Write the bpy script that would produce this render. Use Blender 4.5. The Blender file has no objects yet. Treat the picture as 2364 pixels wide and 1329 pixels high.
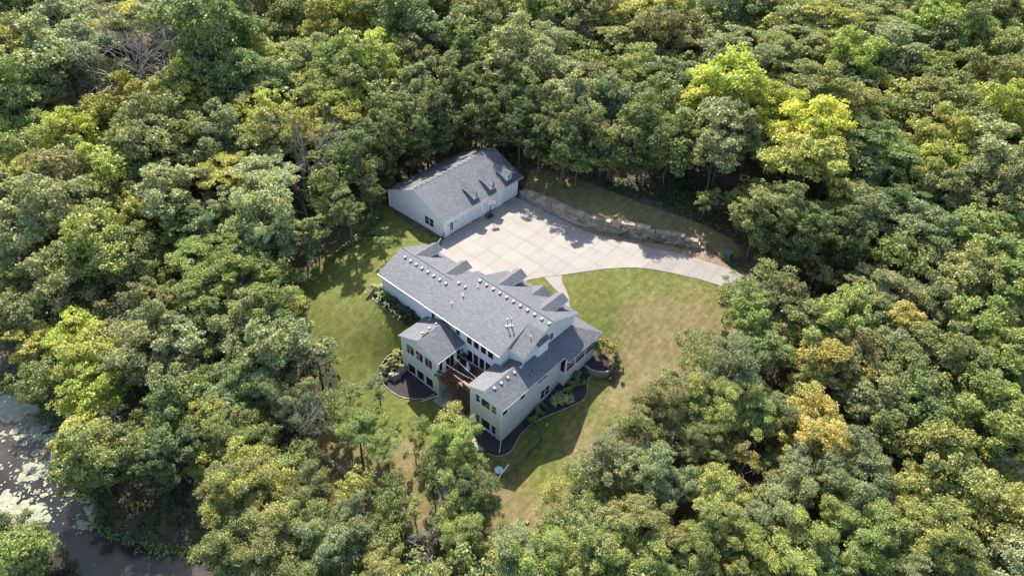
import bpy, math, random
import numpy as np
from mathutils import Vector, Matrix, noise as mnoise
random.seed(7); rng = np.random.default_rng(11)
R = math.radians
sc = bpy.context.scene
C = sc.collection

# ---------------------------------------------------------------- camera
PW, PH, FOC = 2364.0, 1329.0, 1576.0
CX, CY = 1182.0, 664.5
CAM = np.array([0.0, 0.0, 65.0])
def cam_axes(pitch, yaw, roll):
    fw = np.array([math.cos(pitch)*math.cos(yaw), math.cos(pitch)*math.sin(yaw), -math.sin(pitch)])
    r = np.array([math.sin(yaw), -math.cos(yaw), 0.0]); d = np.cross(fw, r)
    return r*math.cos(roll)+d*math.sin(roll), -r*math.sin(roll)+d*math.cos(roll), fw
AX_R, AX_D, AX_F = cam_axes(R(40.69), R(39.79), R(-2.665))
cd = bpy.data.cameras.new('camera'); cam = bpy.data.objects.new('camera', cd); C.objects.link(cam)
M = Matrix(((AX_R[0], -AX_D[0], -AX_F[0], 0), (AX_R[1], -AX_D[1], -AX_F[1], 0), (AX_R[2], -AX_D[2], -AX_F[2], 65.0), (0, 0, 0, 1)))
cam.matrix_world = M
cd.lens = 24.0; cd.sensor_width = 36.0; cd.sensor_fit = 'HORIZONTAL'; cd.clip_start = 0.5; cd.clip_end = 6000
sc.camera = cam

# ---------------------------------------------------------------- light
world = bpy.data.worlds.new('World'); sc.world = world; world.use_nodes = True
nt = world.node_tree; nt.nodes.clear()
sky = nt.nodes.new('ShaderNodeTexSky'); sky.sky_type = 'NISHITA'; sky.sun_disc = False
bg = nt.nodes.new('ShaderNodeBackground'); wo = nt.nodes.new('ShaderNodeOutputWorld')
SUN = Vector((0.53, 0.78, 1.0)).normalized()
sky.sun_elevation = math.asin(SUN.z)
sky.sun_rotation = math.atan2(SUN.x, SUN.y)
sky.air_density = 1.0; sky.dust_density = 1.2; sky.ozone_density = 1.0
bg.inputs['Strength'].default_value = 0.15
nt.links.new(sky.outputs[0], bg.inputs['Color']); nt.links.new(bg.outputs[0], wo.inputs[0])
sl = bpy.data.lights.new('sun', 'SUN'); sl.energy = 5.0; sl.angle = R(0.6); sl.color = (1.0, 0.95, 0.86)
so = bpy.data.objects.new('sun', sl); C.objects.link(so); so.location = (60, 60, 120)
so.rotation_euler = (-SUN).to_track_quat('-Z', 'Y').to_euler()
sc.view_settings.view_transform = 'Standard'; sc.view_settings.look = 'None'
sc.view_settings.exposure = 1.05; sc.view_settings.gamma = 1.0; sc.view_settings.use_curve_mapping = False
sc.cycles.max_bounces = 6; sc.cycles.transparent_max_bounces = 6

# ---------------------------------------------------------------- helpers
def ray(px, py): return AX_R*((px-CX)/FOC) + AX_D*((py-CY)/FOC) + AX_F
def at(px, py, z=0.0):
    d = ray(px, py); return CAM + d*((z-CAM[2])/d[2])
def atx(px, py, x):
    d = ray(px, py); return CAM + d*((x-CAM[0])/d[0])
def aty(px, py, y):
    d = ray(px, py); return CAM + d*((y-CAM[1])/d[1])
def to_px(p):
    q = np.asarray(p, float)-CAM
    return CX+FOC*(q@AX_R)/(q@AX_F), CY+FOC*(q@AX_D)/(q@AX_F)

# ground control points: pixel x, pixel y, ground height
CTRL_PX = [(1430,640,-0.2),(1560,600,-0.1),(1700,650,-0.6),(1820,720,-1.3),(2050,850,-3.5),(2250,980,-5),
 (1500,720,-1.4),(1650,780,-2.4),(1380,730,-1.9),(1420,800,-3.3),(1500,880,-4.0),(1420,950,-5.0),(1350,1000,-5.8),
 (1250,1150,-6.8),(1200,1250,-7.2),(1180,1110,-6.7),(1050,1180,-7.2),(1000,1010,-6.4),(900,1000,-6.6),(960,940,-6.3),
 (770,1100,-7.6),(850,900,-5.8),(800,800,-3.6),(740,700,-2.0),(770,600,-0.7),(840,555,0.0),(880,680,-0.7),(905,725,-1.1),
 (860,760,-2.3),(700,640,-2.4),(720,1000,-7.4),(600,900,-7.0),(450,1150,-9.6),(500,1020,-9.0),(420,1220,-10.4),(250,1100,-10.4),
 (150,860,-10.4),(60,800,-10.4),(300,700,-6.5),(100,650,-8.5),(0,500,-7),(500,520,-2.5),(600,420,-1),(300,400,-3.5),(50,250,-4),
 (800,350,0.5),(1000,280,1.2),(1200,380,2.0),(1350,440,2.6),(1500,480,2.6),(1620,520,1.8),(1720,560,0.8),(1850,600,-0.5),
 (1300,250,3),(1600,300,3.5),(1900,350,3),(2200,450,1),(2300,650,-2),(600,150,1),(1000,100,3),(1500,80,5),(2000,100,5),(2330,200,2),
 (2000,700,-2.2),(2200,850,-4.5),(1900,950,-4.5),(1700,900,-4),(1600,1050,-5.6),(2100,1150,-7),(2350,1250,-8),(1700,1250,-7.5),
 (1450,1250,-7.3),(800,1250,-8.6),(1000,1300,-8.6),(650,1200,-9.2),(1200,1320,-7.8)]
CTRL_W = [(60,64,-0.02),(77,64,-0.02),(59.5,77,0),(79,78,0.6),(54,58,-0.1),(54,52,-0.3),(58,48.5,-0.7),(60,44,-1.0),(60,38,-2.3),(59,33.4,-4.0),
 (44,61,-0.4),(44,57,-1.0),(44,54,-1.6),(42,53.5,-3.4),(40,52.5,-6.0),(40,48.8,-6.2),(40,45.5,-6.2),(41,42,-6.1),(45,42,-6.1),(40,39,-6.2),(40,34,-6.25),
 (45,34,-5.8),(50,34,-5.2),(52,33,-4.6),(56,33,-4.2),(48,29,-6.0),(57,29,-5.0),(37,29,-6.5),(70,56,0),(66,50,-0.2),(36,48,-6.2),(37,42,-6.3),(79,58,1.8),(80,66,1.6),(79.5,52,2.2)]
cp = [(*at(a,b,z)[:2], z) for a,b,z in CTRL_PX]+CTRL_W
cp = np.array(cp)
FARZ = np.array([(math.cos(a)*700+60, math.sin(a)*700+60, 0.0) for a in np.linspace(0, 2*math.pi, 9)[:-1]])
cpa = np.vstack([cp, FARZ])
def _phi(d): return np.sqrt(d*d+2.0)
_D = np.hypot(cpa[:,None,0]-cpa[None,:,0], cpa[:,None,1]-cpa[None,:,1])
_A = _phi(_D) - 0.9*np.eye(len(cpa))*0.3
_zm = cpa[:,2].mean()
_w = np.linalg.solve(_A, cpa[:,2]-_zm)
def H(x, y):
    x = np.asarray(x, float); y = np.asarray(y, float)
    out = np.full(x.shape, _zm)
    for i in range(len(cpa)): out = out + _w[i]*_phi(np.hypot(x-cpa[i,0], y-cpa[i,1]))
    return out
def h(x, y): return float(H(np.array([x]), np.array([y]))[0])
def ground(px, py, up=0.0, z0=None):
    z = -3.0 if z0 is None else z0
    for _ in range(14):
        p = at(px, py, z+up); zn = h(p[0], p[1]); z += 0.7*(zn-z)
    p = at(px, py, z+up); return np.array([p[0], p[1], h(p[0], p[1])])
def gpoly(pts): return np.array([ground(a, b)[:2] for a, b in pts])

def inside(poly, X, Y):
    X = np.asarray(X, float); Y = np.asarray(Y, float); r = np.zeros(X.shape, bool); n = len(poly)
    for i in range(n):
        x1, y1 = poly[i]; x2, y2 = poly[(i+1) % n]
        if y1 == y2: continue
        c = ((y1 > Y) != (y2 > Y)) & (X < (x2-x1)*(Y-y1)/(y2-y1)+x1); r ^= c
    return r
def edge_dist(poly, X, Y):
    X = np.asarray(X, float); Y = np.asarray(Y, float); best = np.full(X.shape, 1e9); n = len(poly)
    for i in range(n):
        a = np.array(poly[i]); b = np.array(poly[(i+1) % n]); ab = b-a; L = ab@ab+1e-12
        t = np.clip(((X-a[0])*ab[0]+(Y-a[1])*ab[1])/L, 0, 1)
        best = np.minimum(best, np.hypot(X-a[0]-t*ab[0], Y-a[1]-t*ab[1]))
    return best
def smooth(pts, n=6, closed=True):
    pts = [np.array(p, float) for p in pts]; out = []; N = len(pts)
    rngi = range(N if closed else N-1)
    for i in rngi:
        p0 = pts[(i-1) % N] if closed or i > 0 else pts[0]; p1 = pts[i]; p2 = pts[(i+1) % N]
        p3 = pts[(i+2) % N] if closed or i+2 < N else pts[-1]
        for k in range(n):
            t = k/n
            out.append(0.5*((2*p1)+(-p0+p2)*t+(2*p0-5*p1+4*p2-p3)*t*t+(-p0+3*p1-3*p2+p3)*t**3))
    if not closed: out.append(pts[-1])
    return out
def resample(path, step):
    path = [np.array(p, float) for p in path]; out = [path[0]]; acc = 0.0; nxt = step
    for a, b in zip(path[:-1], path[1:]):
        L = np.linalg.norm(b-a)
        while L > 1e-9 and acc+L >= nxt:
            out.append(a+(b-a)*((nxt-acc)/L)); nxt += step
        acc += L
    return out

def mesh(name, verts, faces, mats=(), fm=None, smoothf=False):
    me = bpy.data.meshes.new(name); me.from_pydata([tuple(map(float, v)) for v in verts], [], [tuple(f) for f in faces])
    for m in mats: me.materials.append(m)
    if fm is not None: me.polygons.foreach_set('material_index', list(fm))
    if smoothf: me.polygons.foreach_set('use_smooth', [True]*len(me.polygons))
    me.update(); return me
def obj(name, me, parent=None, loc=(0, 0, 0), rot=(0, 0, 0), label=None, cat=None, group=None, kind=None, rel=False):
    o = bpy.data.objects.new(name, me); C.objects.link(o)
    if parent is not None:
        o.parent = parent
        if rel: o.location = loc
        else:
            pl = Vector(parent['_w']); o.location = Vector([float(a) for a in loc])-pl
    else: o.location = [float(a) for a in loc]
    o.rotation_euler = rot
    o['_w'] = [float(a) for a in loc] if not rel else [float(a)+b for a, b in zip(loc, parent['_w'])]
    if label: o['label'] = label
    if cat: o['category'] = cat
    if group: o['group'] = group
    if kind: o['kind'] = kind
    return o
def part(name, verts, faces, mats, parent, **k):
    """mesh given in world coordinates, parented to a thing"""
    o = obj(name, mesh(name, verts, faces, mats if isinstance(mats, (list, tuple)) else [mats], k.pop('fm', None), k.pop('smoothf', False)), parent, (0, 0, 0), **k)
    return o
class MB:
    def __init__(s): s.v = []; s.f = []; s.m = []
    def add(s, v, f, m=0):
        n = len(s.v); s.v += [tuple(map(float, a)) for a in v]; s.f += [tuple(i+n for i in q) for q in f]; s.m += [m]*len(f); return s
    def box(s, x0, x1, y0, y1, z0, z1, m=0):
        v = [(x0,y0,z0),(x1,y0,z0),(x1,y1,z0),(x0,y1,z0),(x0,y0,z1),(x1,y0,z1),(x1,y1,z1),(x0,y1,z1)]
        return s.add(v, [(0,3,2,1),(4,5,6,7),(0,1,5,4),(1,2,6,5),(2,3,7,6),(3,0,4,7)], m)
    def bar(s, a, b, r, m=0, n=6, r2=None):
        a = Vector(a); b = Vector(b); d = (b-a)
        if d.length < 1e-6: return s
        q = d.to_track_quat('Z', 'Y').to_matrix(); r2 = r if r2 is None else r2; v = []
        for p, rr in ((a, r), (b, r2)):
            for i in range(n):
                t = 2*math.pi*(i+.5)/n; v.append(p+q@Vector((math.cos(t)*rr, math.sin(t)*rr, 0)))
        f = [(i, (i+1) % n, n+(i+1) % n, n+i) for i in range(n)]+[tuple(range(n))[::-1], tuple(range(n, 2*n))]
        return s.add(v, f, m)
    def lathe(s, c, prof, m=0, n=12):
        v = []; f = []
        for rr, zz in prof:
            for i in range(n): t = 2*math.pi*i/n; v.append((c[0]+math.cos(t)*rr, c[1]+math.sin(t)*rr, c[2]+zz))
        for k in range(len(prof)-1):
            for i in range(n): f.append((k*n+i, k*n+(i+1) % n, (k+1)*n+(i+1) % n, (k+1)*n+i))
        f += [tuple(range(n))[::-1], tuple(range((len(prof)-1)*n, len(prof)*n))]
        return s.add(v, f, m)
    def prism(s, pts, d, m=0, mt=None):
        """closed polygon pts (3D, planar) extruded by vector d"""
        n = len(pts); d = np.array(d, float); v = [np.array(p, float) for p in pts]; v += [p+d for p in v]
        s.add(v, [tuple(range(n)), tuple(range(n, 2*n))[::-1]], m if mt is None else mt)
        s.f += [tuple(len(s.v)-2*n+k for k in (i, i+n, (i+1) % n+n, (i+1) % n)) for i in range(n)]; s.m += [m]*n
        return s
    def me(s, name, mats, sm=False): return mesh(name, s.v, s.f, mats if isinstance(mats, (list, tuple)) else [mats], s.m, sm)
    def part(s, name, mats, parent, **k): return obj(name, s.me(name, mats, k.pop('sm', False)), parent, **k)
def thing(name, loc, label, cat, group=None): return obj(name, None, None, loc, (0, 0, 0), label, cat, group)

# ---------------------------------------------------------------- materials
def nmat(name):
    m = bpy.data.materials.new(name); m.use_nodes = True; t = m.node_tree; t.nodes.clear()
    o = t.nodes.new('ShaderNodeOutputMaterial'); b = t.nodes.new('ShaderNodeBsdfPrincipled'); t.links.new(b.outputs[0], o.inputs[0])
    return m, t, b
def N(t, ty, **k):
    n = t.nodes.new(ty)
    for a, v in k.items():
        if a.startswith('i_'): n.inputs[a[2:].replace('_', ' ')].default_value = v
        else: setattr(n, a, v)
    return n
def ramp(t, fac, stops):
    r = t.nodes.new('ShaderNodeValToRGB'); e = r.color_ramp.elements
    while len(e) < len(stops): e.new(0.5)
    for q, (p, c) in zip(e, stops): q.position = p; q.color = (*c, 1) if len(c) == 3 else c
    t.links.new(fac, r.inputs[0]); return r.outputs[0]
def mix(t, fac, a, b, mode='MIX'):
    n = t.nodes.new('ShaderNodeMix'); n.data_type = 'RGBA'; n.blend_type = mode
    for s, v in ((0, fac), (6, a), (7, b)):
        if hasattr(v, 'node'): t.links.new(v, n.inputs[s])
        else: n.inputs[s].default_value = v if s == 0 else (*v, 1) if len(v) == 3 else v
    return n.outputs[2]
def pos(t): return t.nodes.new('ShaderNodeNewGeometry').outputs['Position']
def noise(t, vec, scale, detail=4, rough=.6):
    n = N(t, 'ShaderNodeTexNoise'); n.inputs['Scale'].default_value = scale; n.inputs['Detail'].default_value = detail; n.inputs['Roughness'].default_value = rough
    t.links.new(vec, n.inputs['Vector']); return n.outputs['Fac']
def bump(t, b, hgt, s=.3, d=.02):
    n = N(t, 'ShaderNodeBump'); n.inputs['Strength'].default_value = s; n.inputs['Distance'].default_value = d
    t.links.new(hgt, n.inputs['Height']); t.links.new(n.outputs[0], b.inputs['Normal'])
def simple(name, col, rough=.6, var=.15, scale=3.0, metal=0.0, spec=None):
    m, t, b = nmat(name); p = pos(t); f = noise(t, p, scale)
    c = ramp(t, f, [(.3, tuple(x*(1-var) for x in col)), (.7, tuple(min(1, x*(1+var)) for x in col))])
    t.links.new(c, b.inputs['Base Color']); b.inputs['Roughness'].default_value = rough; b.inputs['Metallic'].default_value = metal
    if spec is not None: b.inputs['Specular IOR Level'].default_value = spec
    return m
def math_(t, op, a, b=None):
    n = t.nodes.new('ShaderNodeMath'); n.operation = op
    for i, v in enumerate((a, b)):
        if v is None: continue
        if hasattr(v, 'node'): t.links.new(v, n.inputs[i])
        else: n.inputs[i].default_value = v
    return n.outputs[0]

# roof shingles: courses run level along each slope
def make_shingle():
    m, t, b = nmat('asphalt_shingles'); p = pos(t)
    sx = N(t, 'ShaderNodeSeparateXYZ'); t.links.new(p, sx.inputs[0])
    u = math_(t, 'ADD', sx.outputs[0], sx.outputs[1]); v = math_(t, 'MULTIPLY', sx.outputs[2], 2.5)
    cx = N(t, 'ShaderNodeCombineXYZ'); t.links.new(u, cx.inputs[0]); t.links.new(v, cx.inputs[1])
    br = N(t, 'ShaderNodeTexBrick'); t.links.new(cx.outputs[0], br.inputs['Vector'])
    br.inputs['Color1'].default_value = (0, 0, 0, 1); br.inputs['Color2'].default_value = (1, 1, 1, 1); br.inputs['Mortar'].default_value = (.1, .1, .1, 1)
    br.inputs['Scale'].default_value = 1.0; br.inputs['Brick Width'].default_value = .34; br.inputs['Row Height'].default_value = .21
    br.inputs['Mortar Size'].default_value = .018; br.inputs['Bias'].default_value = 0
    f2 = noise(t, p, 9, 3); f3 = noise(t, p, .5, 3)
    c = ramp(t, br.outputs['Color'], [(0, (.048, .051, .060)), (.35, (.082, .084, .093)), (.7, (.122, .122, .130)), (1, (.215, .212, .213))])
    c = mix(t, .5, c, ramp(t, f2, [(.35, (.058, .060, .070)), (.65, (.185, .183, .187))]))
    c = mix(t, .25, c, ramp(t, f3, [(.3, (.075, .077, .086)), (.7, (.13, .13, .137))]))
    t.links.new(c, b.inputs['Base Color']); t.links.new(ramp(t, f2, [(.3, (.42, .42, .42)), (.7, (.6, .6, .6))]), b.inputs['Roughness']); b.inputs['Specular IOR Level'].default_value = .62
    bump(t, b, br.outputs['Color'], .5, .02); return m
def make_siding(name, col, dirt=(.5, .5, .4)):
    m, t, b = nmat(name); p = pos(t); sx = N(t, 'ShaderNodeSeparateXYZ'); t.links.new(p, sx.inputs[0])
    fr = math_(t, 'FRACT', math_(t, 'MULTIPLY', sx.outputs[2], 6.2))
    f = noise(t, p, .7, 5)
    c = ramp(t, f, [(.35, tuple(x*.93 for x in col)), (.7, col)])
    c = mix(t, math_(t, 'MULTIPLY', math_(t, 'GREATER_THAN', fr, .9), .35), c, tuple(x*.45 for x in col))
    f5 = noise(t, p, 1.6, 6, .7); c = mix(t, ramp(t, f5, [(.62, (0, 0, 0)), (.72, (.35, .35, .35))]), c, tuple(x*y*1.3 for x, y in zip(col, dirt)))
    t.links.new(c, b.inputs['Base Color']); b.inputs['Roughness'].default_value = .55
    bump(t, b, fr, .5, .02); return m
def make_grass():
    m, t, b = nmat('lawn_grass'); p = pos(t)
    a = N(t, 'ShaderNodeAttribute'); a.attribute_name = 'dry'
    f1 = noise(t, p, .14, 5, .65); f2 = noise(t, p, 1.1, 5, .7); f3 = noise(t, p, 14, 3, .8)
    green = ramp(t, f2, [(.3, (.080, .100, .022)), (.55, (.140, .152, .037)), (.75, (.22, .205, .064))])
    dry = ramp(t, f2, [(.3, (.135, .118, .043)), (.6, (.225, .175, .088)), (.8, (.34, .262, .162))])
    k = math_(t, 'ADD', math_(t, 'MULTIPLY', f1, 1.6), a.outputs['Fac']); k = math_(t, 'ADD', k, math_(t, 'MULTIPLY', f2, .9))
    fac = ramp(t, math_(t, 'MULTIPLY', k, .5), [(.76, (0, 0, 0)), (1.0, (1, 1, 1))])
    # mowing streaks
    mp = N(t, 'ShaderNodeMapping'); t.links.new(p, mp.inputs['Vector']); mp.inputs['Rotation'].default_value = (0, 0, R(20)); mp.inputs['Scale'].default_value = (.25, 2.2, 1)
    f4 = noise(t, mp.outputs[0], 1.2, 3)
    c = mix(t, fac, green, dry); c = mix(t, .42, c, ramp(t, f4, [(.35, (.55, .55, .5)), (.65, (1.25, 1.25, 1.2))]), 'MULTIPLY')
    c = mix(t, .5, c, ramp(t, f3, [(.3, (.55, .55, .55)), (.7, (1.4, 1.4, 1.4))]), 'MULTIPLY')
    vo = N(t, 'ShaderNodeTexVoronoi'); vo.inputs['Scale'].default_value = .55; t.links.new(p, vo.inputs['Vector']); c = mix(t, ramp(t, vo.outputs['Distance'], [(.05, (.7, .7, .7)), (.10, (0, 0, 0))]), c, (.36, .33, .17))
    t.links.new(c, b.inputs['Base Color']); b.inputs['Roughness'].default_value = .7; b.inputs['Specular IOR Level'].default_value = .16; b.inputs['Specular Tint'].default_value = (1, .95, .6, 1)
    bump(t, b, f3, .9, .08); return m
def make_floor():
    m, t, b = nmat('forest_floor'); p = pos(t); f1 = noise(t, p, .2, 6, .7); f2 = noise(t, p, 2.5, 5, .7)
    c = mix(t, ramp(t, f1, [(.4, (0, 0, 0)), (.62, (1, 1, 1))]), ramp(t, f2, [(.35, (.03, .036, .014)), (.7, (.06, .065, .022))]), ramp(t, f2, [(.3, (.075, .052, .03)), (.7, (.17, .125, .08))]))
    t.links.new(c, b.inputs['Base Color']); b.inputs['Roughness'].default_value = .95; bump(t, b, f2, 1, .15); return m
def make_concrete():
    m, t, b = nmat('concrete'); p = pos(t); oi = N(t, 'ShaderNodeObjectInfo')
    f1 = noise(t, p, .25, 5, .6); f2 = noise(t, p, 6, 4, .7)
    c = ramp(t, f1, [(.3, (.262, .230, .196)), (.7, (.318, .28, .24))])
    c = mix(t, .3, c, ramp(t, oi.outputs['Random'], [(0, (.25, .22, .192)), (1, (.318, .285, .252))]))
    c = mix(t, .35, c, ramp(t, f2, [(.3, (.75, .75, .75)), (.7, (1.08, 1.08, 1.08))]), 'MULTIPLY')
    f6 = noise(t, p, .8, 4, .7); c = mix(t, ramp(t, f6, [(.56, (0, 0, 0)), (.75, (.5, .5, .5))]), c, (.20, .165, .13))
    mp = N(t, 'ShaderNodeMapping'); t.links.new(p, mp.inputs['Vector']); mp.inputs['Rotation'].default_value = (0, 0, R(-35)); mp.inputs['Scale'].default_value = (.12, 1.1, 1)
    f7 = noise(t, mp.outputs[0], 1.3, 4, .6); c = mix(t, ramp(t, f7, [(.55, (0, 0, 0)), (.7, (.35, .35, .35))]), c, (.17, .15, .135))
    t.links.new(c, b.inputs['Base Color']); b.inputs['Roughness'].default_value = .8; return m
def make_glass():
    m, t, b = nmat('window_glass'); p = pos(t); f = noise(t, p, .8, 3)
    t.links.new(ramp(t, f, [(.3, (.012, .013, .016)), (.7, (.03, .027, .025))]), b.inputs['Base Color'])
    b.inputs['Roughness'].default_value = .04; b.inputs['Specular IOR Level'].default_value = .9; bump(t, b, f, .08, .03); return m
def make_leaf(name, trans=.34):
    m, t, b = nmat(name); oi = N(t, 'ShaderNodeObjectInfo'); g = t.nodes.new('ShaderNodeNewGeometry')
    r = g.outputs['Random Per Island']; p = g.outputs['Position']
    f = noise(t, p, .55, 2, .5)
    v = ramp(t, r, [(0, (.55, .6, .6)), (.5, (1, 1, 1)), (1, (1.55, 1.42, 1.3))])
    c = mix(t, 1.0, oi.outputs['Color'], v, 'MULTIPLY')
    c = mix(t, 1.0, c, ramp(t, f, [(.3, (.78, .86, .9)), (.7, (1.25, 1.15, 1.0))]), 'MULTIPLY')
    f9 = noise(t, p, .16, 3, .6); c = mix(t, ramp(t, f9, [(.48, (0, 0, 0)), (.66, (.45, .45, .45))]), c, mix(t, 1.0, c, (1.17, 1.07, .86), 'MULTIPLY'))
    t.links.new(c, b.inputs['Base Color']); b.inputs['Roughness'].default_value = .5; b.inputs['Specular IOR Level'].default_value = .4; b.inputs['Specular Tint'].default_value = (1, 1, .8, 1)
    tr = t.nodes.new('ShaderNodeBsdfTranslucent'); t.links.new(mix(t, 1.0, c, (1.15, 1.25, .7), 'MULTIPLY'), tr.inputs['Color'])
    ms = t.nodes.new('ShaderNodeMixShader'); ms.inputs[0].default_value = trans
    t.links.new(b.outputs[0], ms.inputs[1]); t.links.new(tr.outputs[0], ms.inputs[2])
    out = [n for n in t.nodes if n.type == 'OUTPUT_MATERIAL'][0]; t.links.new(ms.outputs[0], out.inputs[0]); return m
def make_stone(name, c1, c2, c3):
    m, t, b = nmat(name); p = pos(t); oi = N(t, 'ShaderNodeObjectInfo'); f = noise(t, p, 3.5, 5, .7)
    c = mix(t, .55, ramp(t, f, [(.3, c1), (.5, c2), (.7, c3)]), ramp(t, oi.outputs['Random'], [(0, c1), (.5, c2), (1, c3)]))
    t.links.new(c, b.inputs['Base Color']); b.inputs['Roughness'].default_value = .85; bump(t, b, f, .8, .05); return m
def make_mulch():
    m, t, b = nmat('mulch'); p = pos(t); f = noise(t, p, 9, 6, .8); f2 = noise(t, p, .6, 3)
    c = mix(t, .35, ramp(t, f, [(.3, (.018, .015, .017)), (.6, (.045, .036, .038)), (.85, (.12, .09, .08))]), ramp(t, f2, [(.3, (.02, .018, .02)), (.7, (.07, .05, .048))]))
    t.links.new(c, b.inputs['Base Color']); b.inputs['Roughness'].default_value = .95; bump(t, b, f, 1, .06); return m
def make_wood(name, c1, c2, axis=0):
    m, t, b = nmat(name); p = pos(t); oi = N(t, 'ShaderNodeObjectInfo')
    mp = N(t, 'ShaderNodeMapping'); t.links.new(p, mp.inputs['Vector']); mp.inputs['Scale'].default_value = (7, .6, 7) if axis else (.6, 7, 7)
    f = noise(t, mp.outputs[0], 1.0, 4); c = mix(t, .3, ramp(t, f, [(.3, c1), (.7, c2)]), ramp(t, oi.outputs['Random'], [(0, c1), (1, c2)]))
    t.links.new(c, b.inputs['Base Color']); b.inputs['Roughness'].default_value = .6; return m
def make_water():
    m, t, b = nmat('pond_water'); p = pos(t); f = noise(t, p, .08, 3); f2 = noise(t, p, 2.2, 3)
    c = ramp(t, f, [(.40, (.020, .020, .020)), (.66, (.10, .078, .056))])
    t.links.new(c, b.inputs['Base Color']); b.inputs['Roughness'].default_value = .08; b.inputs['Specular IOR Level'].default_value = .25
    bump(t, b, f2, .25, .03); return m
def make_bark(name, c1, c2):
    m, t, b = nmat(name); p = pos(t); mp = N(t, 'ShaderNodeMapping'); t.links.new(p, mp.inputs['Vector']); mp.inputs['Scale'].default_value = (6, 6, 1)
    f = noise(t, mp.outputs[0], 1.5, 5, .7); t.links.new(ramp(t, f, [(.3, c1), (.7, c2)]), b.inputs['Base Color']); b.inputs['Roughness'].default_value = .9; return m

SHINGLE = make_shingle(); SIDING = make_siding('pale_blue_siding', (.72, .725, .715)); SIDING_W = make_siding('white_siding', (.84, .84, .83)); SIDING_G = make_siding('weathered_pale_siding', (.67, .68, .62), (.75, .75, .6))
TRIM = simple('white_trim', (.70, .70, .69), .45, .05); GRASS = make_grass(); FLOOR = make_floor(); CONC = make_concrete()
JOINT = simple('joint_grit', (.235, .21, .18), .9); GLASS = make_glass(); LEAF = make_leaf('leaves'); LEAF_S = make_leaf('pale_leaves', .25)
STONE = make_stone('limestone_block', (.15, .115, .078), (.32, .255, .182), (.5, .43, .34)); CURB = make_stone('curb_stone', (.2, .17, .135), (.29, .25, .205), (.38, .33, .27))
MULCH = make_mulch(); DECK = make_wood('stained_deck_wood', (.11, .042, .024), (.24, .10, .055)); DECK_X = make_wood('stained_stair_wood', (.085, .035, .02), (.19, .085, .045)); CEDAR = make_wood('cedar', (.33, .15, .07), (.5, .25, .13), 1)
WATER = make_water(); BARK = make_bark('bark', (.05, .042, .034), (.15, .13, .11)); BARK_G = make_bark('grey_bark', (.16, .145, .13), (.36, .33, .3))
BLACK = simple('black_metal', (.012, .012, .013), .36, .1, 3, .0, .7); VENTM = simple('vent_white', (.46, .445, .44), .35, .06); DARKCLOTH = simple('dark_cover', (.022, .026, .034), .7)
WHITEPIPE = simple('white_pipe', (.75, .76, .78), .35, .05); WOODP = make_wood('weathered_post', (.22, .19, .14), (.36, .32, .25)); DIRT = simple('bare_soil', (.22, .155, .10), .95, .4, 4)
ORANGE = simple('orange_rim', (.55, .15, .04), .5); GREENBOX = simple('green_cabinet', (.05, .11, .09), .5); TEAL = simple('pale_teal_cloth', (.40, .58, .52), .6)
LAMPB = simple('lamp_copper', (.10, .045, .025), .4); FABRIC = simple('pale_umbrella_cloth', (.52, .55, .62), .8, .12)
# ================================================================ GROUND
WLV = -11.0   # pond level
pond_px = [(-250,880),(20,903),(85,925),(112,962),(152,1012),(150,1056),(172,1128),(216,1152),(232,1222),(300,1247),(400,1277),(520,1312),(580,1420),(200,1460),(-60,1400),(-350,1300)]
pond = np.array([at(a, b, WLV)[:2] for a, b in pond_px])
pond = np.array(smooth(pond, 5))
# retaining wall: base line of its front face
wall_px = [(1199,453),(1222,468),(1262,488),(1290,503),(1320,517),(1345,525),(1385,537),(1430,544),(1470,551),(1520,560),(1568,569),(1590,573),(1622,580)]
wall_path = smooth([at(a, b, -0.05)[:2] for a, b in wall_px], 6, closed=False)
wall_tops_px = [0, .2, .45, .75, .93, 1.0]; wall_tops = [1.5, 2.1, 2.5, 2.1, 1.6, .7]
_wp = np.array(wall_path); _seg = np.hypot(*np.diff(_wp, axis=0).T); _cum = np.concatenate([[0], np.cumsum(_seg)]); WL = _cum[-1]
def wall_top(s): return float(np.interp(s/WL, wall_tops_px, wall_tops))
def wall_sd(X, Y):
    """distance to the wall line, side (positive behind it), position along it"""
    best = np.full(X.shape, 1e9); side = np.zeros(X.shape); ss = np.zeros(X.shape)
    for i in range(len(_wp)-1):
        a = _wp[i]; b = _wp[i+1]; ab = b-a; L = ab@ab
        t = ((X-a[0])*ab[0]+(Y-a[1])*ab[1])/L; tc = np.clip(t, 0, 1)
        d = np.hypot(X-a[0]-tc*ab[0], Y-a[1]-tc*ab[1]); cr = -((Y-a[1])*ab[0]-(X-a[0])*ab[1])
        m = d < best; best = np.where(m, d, best); side = np.where(m, np.sign(-cr), side)*1.0; ss = np.where(m, _cum[i]+tc*_seg[i], ss)
    return best, side, ss
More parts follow.
